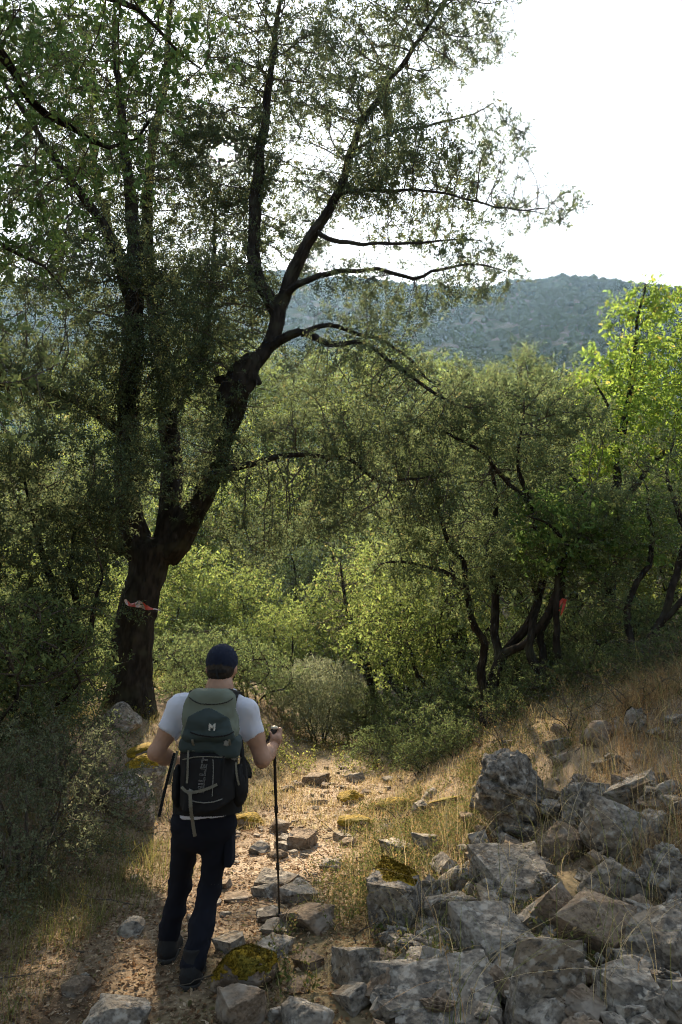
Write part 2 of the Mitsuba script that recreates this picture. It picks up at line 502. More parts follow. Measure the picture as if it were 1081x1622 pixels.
OAK = [((0.092, 0.127, 0.069), 5), ((0.115, 0.152, 0.083), 4), ((0.155, 0.196, 0.09), 2), ((0.23, 0.218, 0.103), 0.3)]
DEEP = [((0.085, 0.145, 0.050), 4), ((0.11, 0.175, 0.055), 3), ((0.16, 0.22, 0.06), 1)]
OLIVE = [((0.127, 0.179, 0.088), 4), ((0.163, 0.218, 0.104), 3), ((0.221, 0.254, 0.111), 1)]
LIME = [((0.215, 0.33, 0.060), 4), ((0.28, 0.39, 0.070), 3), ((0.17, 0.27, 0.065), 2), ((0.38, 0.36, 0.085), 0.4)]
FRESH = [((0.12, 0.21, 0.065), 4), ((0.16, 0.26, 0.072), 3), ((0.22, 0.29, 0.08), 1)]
SAGE = [((0.147, 0.175, 0.112), 4), ((0.119, 0.147, 0.091), 3), ((0.196, 0.217, 0.14), 2)]

# ---- the great oak left of the path
Y0 = 9.5
oak = Tree(1)
base = P(205, 1128, Y0)
base[2] = H(base[0], base[1]) - 0.15
L = lambda *q: [P(*x) for x in q]
oak.limb([base] + L((206, 1085, Y0), (212, 1000, Y0), (226, 930, Y0), (240, 868, Y0)), [0.36, 0.285, 0.25, 0.26, 0.31], wiggle=0.02)           # trunk
oak.limb(L((222, 880, Y0), (205, 800, 9.45), (200, 720, 9.4), (205, 620, 9.3), (212, 520, 9.2), (215, 420, 9.1), (205, 300, 9.0), (190, 170, 8.9), (180, 20, 8.8)), [0.22, 0.165, 0.155, 0.145, 0.13, 0.105, 0.08, 0.05, 0.02])
oak.limb(L((262, 880, Y0), (272, 800, 9.6), (270, 700, 9.75), (262, 600, 9.9), (245, 500, 10.1), (232, 380, 10.2), (238, 260, 10.3), (262, 120, 10.4), (275, -40, 10.5)), [0.21, 0.16, 0.135, 0.12, 0.11, 0.095, 0.07, 0.05, 0.02])
oak.limb(L((262, 885, Y0), (305, 820, 9.4), (345, 730, 9.25), (372, 650, 9.1), (392, 590, 9.0), (425, 550, 8.95), (440, 505, 8.95), (445, 470, 8.95)), [0.22, 0.155, 0.12, 0.11, 0.11, 0.095, 0.095, 0.09])
oak.limb(L((440, 500, 8.95), (425, 470, 9.0), (408, 430, 9.1), (402, 370, 9.2), (408, 290, 9.3), (420, 190, 9.4), (432, 90, 9.5), (446, -30, 9.6)), [0.11, 0.105, 0.10, 0.092, 0.08, 0.06, 0.042, 0.02])
oak.limb(L((445, 485, 8.95), (465, 430, 8.8), (495, 370, 8.7), (540, 300, 8.6), (560, 230, 8.6), (600, 150, 8.6), (660, 70, 8.6), (720, -20, 8.6)), [0.105, 0.085, 0.07, 0.055, 0.045, 0.036, 0.026, 0.015])
oak.limb(L((425, 552, 8.95), (470, 530, 8.7), (520, 540, 8.5), (590, 560, 8.3), (660, 600, 8.2), (720, 640, 8.1)), [0.07, 0.05, 0.036, 0.026, 0.018, 0.010])
oak.limb(L((470, 530, 8.7), (540, 520, 8.9), (620, 545, 9.1), (690, 600, 9.3), (760, 640, 9.4)), [0.04, 0.028, 0.02, 0.014, 0.008])
oak.limb(L((450, 470, 8.9), (500, 435, 8.6), (580, 425, 8.4), (660, 440, 8.2), (740, 420, 8.1), (800, 424, 8.0)), [0.055, 0.036, 0.026, 0.02, 0.014, 0.006])
oak.limb(L((345, 735, 9.25), (400, 740, 8.9), (450, 722, 8.7), (540, 728, 8.5), (620, 765, 8.3), (700, 745, 8.2)), [0.06, 0.042, 0.034, 0.027, 0.02, 0.009])
oak.limb(L((500, 365, 8.7), (560, 385, 8.5), (640, 390, 8.3), (710, 380, 8.2), (765, 384, 8.2)), [0.036, 0.024, 0.018, 0.012, 0.006])
oak.limb(L((200, 690, 9.4), (160, 660, 9.2), (110, 630, 8.9), (50, 610, 8.6), (-30, 605, 8.3), (-120, 560, 8.1)), [0.09, 0.07, 0.055, 0.045, 0.03, 0.015])
oak.limb(L((208, 480, 9.2), (180, 400, 9.0), (150, 330, 8.8), (100, 270, 8.5), (40, 180, 8.3), (-40, 80, 8.0)), [0.085, 0.07, 0.06, 0.045, 0.03, 0.015])
oak.limb(L((240, 470, 10.1), (170, 360, 10.4), (150, 250, 10.7), (150, 100, 11.0)), [0.075, 0.06, 0.045, 0.02])
oak.limb(L((270, 660, 9.8), (300, 590, 10.2), (330, 500, 10.7), (340, 400, 11.1), (330, 280, 11.4)), [0.075, 0.06, 0.045, 0.035, 0.015])
oak.limb(L((200, 880, 9.5), (165, 862, 9.2), (120, 840, 9.0), (60, 800, 8.8)), [0.06, 0.04, 0.03, 0.012])
oak.limb(L((560, 240, 8.6), (640, 200, 8.4), (720, 185, 8.3), (780, 165, 8.2)), [0.026, 0.018, 0.012, 0.006])
oak.limb(L((530, 310, 8.6), (620, 300, 8.4), (740, 310, 8.2), (820, 325, 8.1), (870, 330, 8.0)), [0.028, 0.02, 0.014, 0.010, 0.005])
px = 9.0 / PHOTO_F
oak.limb(L((205, 930, 9.3), (198, 942, 9.1), (203, 956, 8.95), (222, 978, 8.85)), [0.010, 0.007, 0.005, 0.003], step=0.05)
E = lambda x, y, Y, rx, rz, ry, n: (P(x, y, Y), (rx * Y / PHOTO_F, ry, rz * Y / PHOTO_F), n)
A = blobs(oak.rng, [
    E(170, 200, 9.2, 210, 210, 1.3, 3000), E(420, 90, 9.5, 170, 130, 1.4, 1500), E(335, 280, 9.6, 95, 140, 0.9, 900), E(355, 240, 9.2, 105, 105, 0.6, 1500), E(250, 530, 8.55, 150, 100, 0.4, 1000), E(350, 450, 8.6, 90, 70, 0.4, 500), E(240, 710, 8.7, 80, 60, 0.4, 330), E(325, 720, 8.6, 60, 70, 0.3, 300), E(195, 780, 8.4, 60, 60, 0.4, 260), E(200, 420, 8.6, 120, 90, 0.5, 600), E(60, 80, 8.6, 120, 110, 0.8, 500), E(300, -150, 9.6, 360, 150, 1.8, 600), E(40, 330, 8.6, 130, 130, 0.9, 900),
    E(620, 60, 8.7, 170, 120, 1.2, 1050), E(740, 40, 8.6, 100, 80, 0.8, 260), E(560, 230, 8.7, 150, 110, 1.2, 1250),
    E(660, 290, 8.3, 160, 95, 1.1, 1500), E(800, 270, 8.2, 70, 110, 0.6, 190), E(855, 325, 8.1, 75, 42, 0.5, 210),
    E(330, 480, 9.3, 120, 80, 0.9, 1500), E(310, 600, 8.8, 100, 60, 0.5, 700), E(120, 480, 8.8, 150, 110, 1.2, 1500), E(60, 610, 8.6, 140, 80, 0.9, 1000),
    E(250, 620, 9.2, 120, 90, 0.7, 600), E(390, 740, 8.9, 80, 60, 0.6, 350), E(560, 600, 8.4, 140, 70, 0.8, 480),
    E(690, 640, 8.2, 110, 60, 0.7, 300), E(600, 470, 8.5, 130, 70, 0.8, 330), E(740, 430, 8.1, 110, 55, 0.5, 240),
    E(520, 790, 8.5, 130, 80, 0.8, 1000), E(640, 770, 8.3, 100, 70, 0.7, 550), E(410, 850, 8.7, 70, 60, 0.5, 260), E(560, 690, 8.3, 150, 60, 0.8, 560), E(300, 380, 10.6, 150, 200, 1.0, 900),
    E(100, 850, 9.0, 70, 60, 0.5, 130), E(450, 350, 9.4, 90, 150, 1.0, 420), E(440, 640, 9.0, 70, 50, 0.5, 200)])
to_sun = np.array(SUN) / np.linalg.norm(SUN)
gap = lambda p, r: np.linalg.norm(np.cross(p - [0, 0, EYE], to_sun), axis=1) > r      # the opening in the crown where the sun stands
A = A[gap(A, 0.11)]
oak.grow(A, step=0.115, reach=1.7, kill=0.115, rounds=110, start=base[2] + 1.6).finish(tip=0.0031)
ids = clumped(oak.rng, oak.pos, np.flatnonzero((oak.rad < 0.012) & gap(oak.pos, 0.085)), 3.2, 2.0)
round_sun = ids[~gap(oak.pos[ids], 0.8)][::2]
low_left = ids[(oak.pos[ids][:, 0] < -1.2) & (oak.pos[ids][:, 2] > 3.0) & (oak.pos[ids][:, 2] < 5.8)]
ids = np.concatenate([ids, round_sun, low_left[::2]])
fol = sprays(oak.rng, oak.pos[ids], oak.dir[ids], 1, 8, 0.8, 0.048, 0.46, OAK, length=0.15, up=0.12)
print('oak nodes', len(oak.pos), 'twigs', len(ids), 'leaf tris', len(fol[0][1]))
key = thing('oak_tree', 'large dark evergreen oak with forking trunk left of the path, spreading over the hiker', 'tree')
tree_parts(key, oak, fol, 'leaf_leathery', ['trunk'] + ['limb'] * (oak.limbs - 1))
# ---- the burl on the right limb: a dark swollen knot with broken stubs
s_ = np.linspace(0, 1, 14)
q = curve_through(L((362, 640, 9.0), (380, 612, 8.95), (395, 585, 8.93), (412, 562, 8.95)), 14)
r_ = 0.10 + 0.07 * np.sin(np.pi * s_) ** 0.8
knot = tube(q - [0.05, 0.03, 0.03], r_, 28, lumpy=0.30)
stubs = [tube(np.array([q[5] + [-0.1, 0, 0], q[5] + [-0.25, -0.03, 0.06], q[5] + [-0.33, -0.04, 0.05]]), np.array([0.09, 0.06, 0.035]), 9, lumpy=0.25), tube(np.array([q[9] + [0.05, -0.02, -0.1], q[9] + [0.14, -0.05, -0.22]]), np.array([0.08, 0.04]), 9, lumpy=0.25)]
obj('burl', cat_meshes([knot] + stubs), 'bark', key, smooth=60)
labels[f'{key}__burl'] = {'label': 'black gnarled swelling with broken stubs on the right limb'}

# ---- the twisted evergreen shrub tree right of the path, several dark stems
def ground_at(x, y):
    return np.array([x, y, float(H(x, y)) - 0.1])


def from_ground(px, py, Y):
    p = P(px, py, Y)
    return ground_at(p[0], p[1])


t = Tree(2)
b0 = from_ground(775, 1140, 9.6)
t.limb([b0] + L((778, 1085, 9.6), (790, 1050, 9.6), (808, 1020, 9.55), (835, 990, 9.5), (852, 945, 9.4), (862, 890, 9.3), (845, 810, 9.2), (825, 740, 9.1), (830, 660, 9.0)), [0.10, 0.078, 0.068, 0.06, 0.053, 0.048, 0.042, 0.034, 0.026, 0.012], wiggle=0.03)
t.limb([b0 + [-0.08, 0, 0.1]] + L((772, 1060, 9.5), (768, 1025, 9.4), (752, 990, 9.3), (742, 960, 9.3), (730, 900, 9.2), (700, 820, 9.0), (690, 740, 8.9)), [0.07, 0.052, 0.048, 0.044, 0.04, 0.032, 0.024, 0.010], wiggle=0.03)
t.limb(L((792, 1052, 9.6), (788, 1010, 9.7), (782, 960, 9.8), (778, 890, 9.9), (785, 800, 10.0), (770, 700, 10.1)), [0.075, 0.06, 0.052, 0.045, 0.035, 0.012])
t.limb(L((805, 1030, 9.55), (832, 1022, 9.3), (850, 1000, 9.2), (872, 960, 9.1), (905, 880, 9.0), (930, 800, 9.0)), [0.06, 0.05, 0.045, 0.04, 0.03, 0.012])
t.limb(L((735, 930, 9.25), (690, 900, 9.0), (650, 890, 8.9), (610, 900, 8.8)), [0.035, 0.026, 0.018, 0.008])
t.limb(L((845, 810, 9.2), (790, 740, 8.9), (720, 690, 8.7), (660, 670, 8.6)), [0.035, 0.028, 0.02, 0.008])
A = blobs(t.rng, [E(760, 700, 9.2, 130, 100, 1.2, 1300), E(860, 680, 9.4, 110, 90, 1.2, 1000), E(690, 800, 9.0, 90, 90, 0.9, 600), E(800, 850, 9.4, 120, 80, 1.0, 800),
                  E(640, 700, 8.8, 80, 60, 0.7, 200), E(900, 820, 9.3, 90, 80, 0.9, 320), E(640, 900, 8.9, 80, 55, 0.5, 160), E(820, 600, 9.4, 60, 50, 0.8, 160), E(730, 940, 9.0, 60, 40, 0.5, 80)])
t.grow(A, step=0.12, reach=1.6, kill=0.14, rounds=80, start=b0[2] + 1.0).finish(tip=0.0032)
ids = clumped(t.rng, t.pos, np.flatnonzero(t.rad < 0.011), 5.2, 2.2)
fol = sprays(t.rng, t.pos[ids], t.dir[ids], 1, 8, 0.8, 0.052, 0.42, OLIVE, length=0.15, up=0.2)
key = thing('shrub_tree', 'evergreen shrub tree with several dark twisted stems on the right of the path', 'tree')
tree_parts(key, t, fol, 'leaf_leathery', ['trunk', 'trunk'] + ['limb'] * (t.limbs - 2))
print('shrub', len(fol[0][1]))

t = Tree(3)
b1 = from_ground(885, 1110, 9.3)
t.limb([b1] + L((880, 1082, 9.3), (855, 1062, 9.2), (840, 1035, 9.2), (838, 1005, 9.2), (850, 960, 9.3), (850, 900, 9.5), (880, 800, 9.7)), [0.08, 0.07, 0.062, 0.052, 0.045, 0.036, 0.025, 0.010])
t.limb(L((872, 1078, 9.3), (862, 1050, 9.35), (858, 1015, 9.4), (868, 985, 9.45), (890, 940, 9.5), (900, 860, 9.6)), [0.07, 0.055, 0.05, 0.045, 0.035, 0.012])
t.limb(L((882, 1085, 9.3), (888, 1040, 9.2), (890, 1010, 9.1), (880, 978, 9.05), (884, 930, 9.0), (920, 850, 8.9)), [0.062, 0.052, 0.045, 0.04, 0.034, 0.012])
A = blobs(t.rng, [E(900, 860, 9.4, 90, 90, 1.0, 420), E(860, 900, 9.3, 60, 60, 0.6, 140), E(960, 900, 9.3, 70, 80, 0.7, 240)])
t.grow(A, step=0.12, reach=1.4, kill=0.15, rounds=70, start=b1[2] + 0.8).finish(tip=0.003)
ids = clumped(t.rng, t.pos, np.flatnonzero(t.rad < 0.011), 4.0, 2.2)
fol = sprays(t.rng, t.pos[ids], t.dir[ids], 1, 7, 0.8, 0.048, 0.42, OLIVE, length=0.15, up=0.2)
key = thing('shrub_tree', 'low dark shrub tree with hooked curling stems and the red ribbon', 'tree')
tree_parts(key, t, fol, 'leaf_leathery', ['trunk'] + ['limb'] * (t.limbs - 1))

# ---- the fresh green broadleaf tree on the right with its sunlit yellow-green top
t = Tree(4)
b2 = from_ground(955, 1100, 10.3)
t.limb([b2] + L((958, 1000, 10.3), (965, 900, 10.3), (970, 800, 10.3), (985, 700, 10.4), (1000, 600, 10.5), (1010, 520, 10.5), (1020, 450, 10.5)), [0.10, 0.085, 0.075, 0.065, 0.05, 0.035, 0.02, 0.008], wiggle=0.05)
t.limb(L((970, 810, 10.3), (1030, 740, 10.5), (1080, 660, 10.7), (1110, 560, 10.8)), [0.05, 0.04, 0.03, 0.01])
t.limb(L((968, 850, 10.3), (920, 770, 9.6), (890, 740, 9.3)), [0.04, 0.025, 0.01])
t.limb(L((962, 940, 10.3), (920, 880, 9.4), (880, 840, 8.8), (840, 820, 8.5)), [0.04, 0.03, 0.02, 0.008])
t.limb(L((984, 700, 10.4), (960, 640, 10.2), (935, 590, 10.1)), [0.035, 0.02, 0.008])
t.limb(L((962, 950, 10.3), (990, 880, 9.8), (1030, 840, 9.5)), [0.035, 0.02, 0.008])
A = blobs(t.rng, [E(1010, 500, 10.5, 60, 60, 0.6, 130), E(985, 590, 10.4, 75, 50, 0.8, 210), E(1060, 600, 10.6, 80, 90, 1.0, 330), E(1010, 680, 10.4, 90, 60, 1.0, 330),
                  E(1120, 720, 10.6, 90, 110, 1.0, 280), E(950, 720, 10.0, 50, 40, 0.5, 70), E(930, 610, 10.2, 35, 35, 0.4, 50), E(1040, 480, 10.5, 40, 30, 0.4, 40), E(1075, 500, 10.8, 30, 50, 0.4, 50)])
A2 = blobs(t.rng, [E(880, 830, 8.8, 75, 55, 0.6, 170), E(960, 850, 9.3, 80, 65, 0.7, 190), E(860, 890, 8.8, 50, 40, 0.4, 60), E(1040, 830, 9.6, 60, 60, 0.6, 120)])
t.grow(np.vstack([A, A2]), step=0.12, reach=1.6, kill=0.16, rounds=80, start=b2[2] + 1.2).finish(tip=0.003)
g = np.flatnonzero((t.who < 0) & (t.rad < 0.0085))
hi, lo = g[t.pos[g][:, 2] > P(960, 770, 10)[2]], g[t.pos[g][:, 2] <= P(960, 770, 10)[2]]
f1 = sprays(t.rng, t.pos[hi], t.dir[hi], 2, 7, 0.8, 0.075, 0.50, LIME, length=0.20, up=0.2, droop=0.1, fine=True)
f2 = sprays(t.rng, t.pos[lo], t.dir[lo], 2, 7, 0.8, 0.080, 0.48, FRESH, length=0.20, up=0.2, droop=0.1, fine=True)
key = thing('broadleaf_tree', 'young broadleaf tree on the right edge with a sunlit yellow green crown above the shrubs', 'tree')
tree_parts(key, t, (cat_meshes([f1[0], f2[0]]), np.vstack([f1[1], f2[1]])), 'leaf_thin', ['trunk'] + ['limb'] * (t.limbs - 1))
print('lime', len(f1[0][1]) + len(f2[0][1]))

# ---- leaning dark stems at the right edge
t = Tree(5)
b3 = from_ground(1000, 1100, 8.6)
t.limb([b3] + L((1022, 1040, 8.6), (1050, 985, 8.6), (1072, 930, 8.6), (1078, 860, 8.6), (1060, 770, 8.7), (1070, 690, 8.8)), [0.075, 0.06, 0.05, 0.045, 0.04, 0.025, 0.01])
t.limb([b3 + [0.05, 0, 0.1]] + L((1005, 1030, 8.7), (1000, 960, 8.8), (1022, 900, 8.9), (1035, 830, 9.0), (1020, 740, 9.1)), [0.06, 0.045, 0.04, 0.034, 0.026, 0.01])
t.limb(L((1052, 985, 8.6), (1090, 940, 8.5), (1120, 860, 8.4)), [0.04, 0.03, 0.012])
A = blobs(t.rng, [E(1060, 800, 8.8, 90, 90, 0.9, 420), E(1100, 920, 8.6, 70, 80, 0.7, 200), E(1000, 880, 8.9, 60, 70, 0.6, 160), E(1030, 720, 9.0, 60, 50, 0.6, 130), E(960, 960, 8.9, 60, 60, 0.5, 90)])
t.grow(A, step=0.12, reach=1.4, kill=0.15, rounds=70, start=b3[2] + 0.6).finish(tip=0.003)
ids = clumped(t.rng, t.pos, np.flatnonzero(t.rad < 0.011), 4.0, 2.2)
fol = sprays(t.rng, t.pos[ids], t.dir[ids], 1, 7, 0.8, 0.048, 0.42, OLIVE, length=0.15, up=0.2)
key = thing('shrub_tree', 'thin dark shrub tree with leaning bare stems at the right edge above the grassy bank', 'tree')
tree_parts(key, t, fol, 'leaf_leathery', ['trunk', 'trunk', 'limb'])

# ---- the small many-stemmed tree at the left edge
t = Tree(6)
b4 = from_ground(108, 1120, 8.4)
t.limb([b4] + L((108, 1060, 8.4), (100, 1000, 8.4), (85, 930, 8.4), (60, 850, 8.4), (40, 760, 8.4)), [0.085, 0.07, 0.06, 0.045, 0.03, 0.01])
t.limb([b4 + [0.05, 0, 0.1]] + L((116, 1050, 8.5), (122, 980, 8.6), (118, 900, 8.7), (125, 800, 8.8)), [0.07, 0.055, 0.045, 0.03, 0.01])
t.limb(L((112, 1075, 8.4), (128, 1030, 8.3), (150, 980, 8.2), (160, 900, 8.2)), [0.05, 0.04, 0.03, 0.01])
t.limb(L((106, 1050, 8.4), (70, 1010, 8.2), (30, 980, 8.0), (-30, 930, 7.8)), [0.045, 0.035, 0.025, 0.01])
A = blobs(t.rng, [E(70, 780, 8.4, 110, 90, 0.9, 950), E(60, 900, 8.2, 120, 80, 0.8, 900), E(140, 850, 8.6, 60, 80, 0.6, 260), E(-40, 860, 8.0, 90, 130, 0.9, 400), E(150, 790, 8.1, 80, 60, 0.6, 380), E(60, 720, 7.9, 120, 60, 0.6, 450), E(140, 950, 8.2, 45, 60, 0.4, 170), E(40, 1000, 7.8, 90, 60, 0.5, 330)])
t.grow(A, step=0.12, reach=1.4, kill=0.15, rounds=70, start=b4[2] + 0.6).finish(tip=0.003)
ids = clumped(t.rng, t.pos, np.flatnonzero(t.rad < 0.011), 5.0, 2.2, 0.3, 0.5)
fol = sprays(t.rng, t.pos[ids], t.dir[ids], 1, 8, 0.8, 0.056, 0.44, OAK, length=0.15, up=0.2)
key = thing('small_tree', 'small evergreen tree with thin dark stems left of the great oak trunk', 'tree')
tree_parts(key, t, fol, 'leaf_leathery', ['trunk', 'trunk', 'limb', 'limb'])

# ---- the branch that hangs into the top left corner: its tree stands left of the view
t = Tree(7)
t.limb([ground_at(-3.9, 2.6), (-3.8, 2.65, 1.5), (-3.6, 2.75, 2.8), (-3.1, 2.95, 4.0), (-2.5, 3.1, 5.0), (-2.0, 3.1, 6.0)], [0.22, 0.18, 0.15, 0.11, 0.08, 0.03])
K = lambda *q: [P(*x) for x in q]
t.limb([(-3.1, 2.95, 4.0)] + K((-60, 40, 3.3), (10, 110, 3.4), (80, 190, 3.6), (150, 230, 3.8), (230, 190, 4.0)), [0.07, 0.035, 0.022, 0.015, 0.010, 0.004])
t.limb([(-2.6, 3.1, 4.9)] + K((20, -150, 3.2), (130, -60, 3.2), (230, 20, 3.2), (330, 90, 3.3)), [0.06, 0.03, 0.018, 0.012, 0.004])
t.limb([(-3.4, 2.8, 3.2)] + K((-80, 330, 3.9), (0, 380, 4.1), (70, 420, 4.3), (110, 470, 4.4)), [0.05, 0.024, 0.014, 0.008, 0.003])
t.limb([(-3.0, 3.0, 4.2), (-2.3, 2.2, 4.8), (-1.5, 1.5, 5.2), (-0.6, 0.8, 5.3)], [0.06, 0.045, 0.03, 0.01])
A = blobs(t.rng, [E(60, 120, 3.5, 170, 130, 0.5, 850), E(240, 60, 3.3, 130, 110, 0.4, 330), E(40, 330, 4.0, 120, 130, 0.4, 520), E(180, 230, 3.8, 110, 90, 0.4, 200), E(330, 60, 3.3, 70, 60, 0.3, 50), E(-100, 100, 3.4, 150, 250, 0.6, 200),
                  ((-1.6, 2.0, 5.2), (1.6, 1.6, 0.8), 420), ((-3.0, 1.2, 4.6), (1.3, 1.5, 1.2), 320)])
A = A[gap(A, 0.12)]
t.grow(A, step=0.09, reach=1.3, kill=0.095, rounds=80, start=1.9, jitter=0.25).finish(tip=0.0018)
ids = np.flatnonzero((t.who < 0) & (t.rad < 0.0065) & gap(t.pos, 0.10))
fol = sprays(t.rng, t.pos[ids], t.dir[ids], 1, 6, 0.7, 0.046, 0.50, DEEP, length=0.12, up=0.1, droop=0.15, fine=True)
key = thing('overhanging_tree', 'near green leaved branches hanging into the top left corner from a tree beside the view', 'tree')
tree_parts(key, t, fol, 'leaf_thin', ['trunk'] + ['limb'] * (t.limbs - 1))
print('near', len(fol[0][1]))
# ---------------------------------------------------------------- trees and shrubs of the valley floor behind: a few kinds, many individuals


def proto(name, seed, stems, lobes, tones, leaf, aspect, bsdf, n, per=2, count=6, trunk_r=0.09, step=0.2, kill=0.22, lean=0.25):
    """A tree about its own foot: stems run up into lobes (centre, radii)."""
    t = Tree(seed)
    r = t.rng
    for k in range(stems):
        c = np.array(lobes[k % len(lobes)][0], float)
        f = np.array([r.normal() * 0.06 * k, r.normal() * 0.06 * k, 0])
        bend = r.normal(size=3) * lean * [1, 1, 0.2]
        start = f + [0, 0, -0.2]
        t.limb([start, f + 0.3 * c * [0.5, 0.5, 1] + 0.3 * bend, f + c * [0.8, 0.8, 0.62] + bend * 0.6, c * [1, 1, 1.05]], [trunk_r, trunk_r * 0.8, trunk_r * 0.5, 0.012], step=step, wiggle=0.06)
    A = blobs(r, [(c, rad, max(10, int(n * rad[0] * rad[1] * rad[2] / sum(x[1][0] * x[1][1] * x[1][2] for x in lobes)))) for c, rad in lobes])
    t.grow(A, step=step, reach=2.5, kill=kill, rounds=70, start=0.4).finish(tip=0.005)
    ids = np.flatnonzero((t.who < 0) & (t.rad < 0.02))
    f = sprays(r, t.pos[ids], t.dir[ids], per, count, 0.8, leaf, aspect, tones, length=leaf * 2.6, up=0.25)
    g = {'type': 'shapegroup'}
    g['trunk'] = mikit.ply(cat_meshes([m for m in (t.tubes(k) for k in range(t.limbs)) if m is not None]), 'bark', smooth=60)
    g['branches'] = mikit.ply(t.tubes(-1, 0.006), 'twig_bark')
    g['foliage'] = mikit.ply(f[0], bsdf, color=f[1])
    scene[f'kind_{name}'] = g
    top = float(np.quantile(f[0][0][:, 2], 0.995))
    print(name, 'tris', len(f[0][1]), 'height', round(top, 2))
    return top


DULL = [((0.121, 0.172, 0.076), 4), ((0.155, 0.209, 0.085), 3), ((0.207, 0.241, 0.098), 1)]
SUNNY = [((0.18, 0.245, 0.072), 4), ((0.22, 0.28, 0.080), 3), ((0.15, 0.20, 0.07), 2), ((0.28, 0.27, 0.11), 0.5)]
tops = {
    'round': proto('round', 21, 3, [((0, 0, 3.4), (1.7, 1.6, 1.3)), ((1.0, 0.3, 2.4), (1.2, 1.2, 1.0)), ((-1.1, -0.2, 2.6), (1.2, 1.2, 1.1)), ((0.2, -0.9, 1.9), (1.1, 1.0, 0.9))], SUNNY, 0.10, 0.5, 'leaf_thin', 900),
    'tall': proto('tall', 22, 2, [((0, 0, 4.6), (1.2, 1.2, 1.4)), ((0.5, 0.2, 3.2), (1.3, 1.3, 1.1)), ((-0.6, -0.3, 2.4), (1.2, 1.1, 1.0)), ((0.1, 0.1, 1.5), (1.0, 1.0, 0.7))], DULL, 0.085, 0.42, 'leaf_leathery', 900),
    'wide': proto('wide', 23, 4, [((-1.2, 0, 2.2), (1.4, 1.3, 1.2)), ((1.3, 0.2, 2.5), (1.4, 1.3, 1.2)), ((0.1, 0.3, 3.1), (1.3, 1.2, 1.0)), ((0.4, -0.9, 1.4), (1.3, 0.8, 0.8))], SUNNY, 0.09, 0.48, 'leaf_thin', 900),
    'olive': proto('olive', 24, 3, [((0, 0, 3.0), (1.5, 1.4, 1.2)), ((0.9, 0.2, 1.9), (1.1, 1.1, 0.9)), ((-0.9, 0.1, 2.0), (1.1, 1.1, 1.0))], OLIVE, 0.085, 0.35, 'leaf_leathery', 800),
    'bush': proto('bush', 25, 5, [((0, 0, 0.75), (0.85, 0.8, 0.55)), ((0.4, 0.1, 0.6), (0.7, 0.7, 0.5)), ((-0.45, 0.1, 0.55), (0.7, 0.7, 0.5))], DULL, 0.055, 0.45, 'leaf_leathery', 650, trunk_r=0.02, step=0.12, kill=0.13),
}
tree_words = {'round': ('yellow green rounded tree', 'tree'), 'tall': ('slender dull green tree', 'tree'), 'wide': ('broad yellow green shrub tree', 'tree'), 'olive': ('grey green leafy tree', 'tree'), 'bush': ('low dull green bush', 'bush')}
turn = np.random.default_rng(5)


def zone(px, Y):
    """Where a background plant is seen, told by its neighbours."""
    if Y < 12.5 and px > 620:
        far = 'just behind the grassy bank'
    else:
        far = 'near behind the path' if Y < 19 else 'in the middle distance' if Y < 32 else 'on the lower slope' if Y < 58 else 'high on the slope'
    side = ('at the left edge' if px < 60 else 'left of the oak trunk' if px < 190 else 'seen just right of the oak trunk' if px < 300 else 'seen above the cap of the hiker' if px < 400 else
            'seen above the trekking pole' if px < 470 else 'seen above the round shrub' if px < 540 else 'seen above the bare grey tree' if px < 610 else 'left of the twisted shrub tree' if px < 700 else
            'behind the twisted shrub tree' if px < 830 else 'left of the broadleaf tree' if px < 930 else 'behind the broadleaf tree' if px < 1030 else 'at the right edge')
    return f'{far}, {side}'


def plant(kind, px, Y, top=None, size=None, wide=1.0, at=None, label=None):
    p = P(px, 1000, Y) if at is None else np.array([at[0], at[1], 0.0])
    z = float(H(p[0], p[1])) - 0.05
    s_ = size if size else max(0.4, (P(px, top, Y)[2] - z) / tops[kind])
    key = numbered({'round': 'rounded_tree', 'tall': 'slender_tree', 'wide': 'broad_shrub_tree', 'olive': 'grey_green_tree', 'bush': 'low_bush'}[kind])
    w = tree_words[kind]
    text = label or f'{w[0]} {zone(px, Y)}'
    labels[key] = {'label': text, 'category': w[1], 'group': text.replace(w[0], w[0] + ('es' if kind == 'bush' else 's'), 1)}
    scene[key] = {'type': 'instance', 'shapegroup': {'type': 'ref', 'id': f'kind_{kind}'},
                  'to_world': T().translate([float(p[0]), float(p[1]), z]).rotate([0, 0, 1], float(turn.uniform(0, 360))).scale([float(s_ * wide), float(s_ * wide), float(s_)])}
    for part_ in ('branches', 'foliage'):
        labels[f'{key}__{part_}'] = {'kind': 'stuff'}
    return key


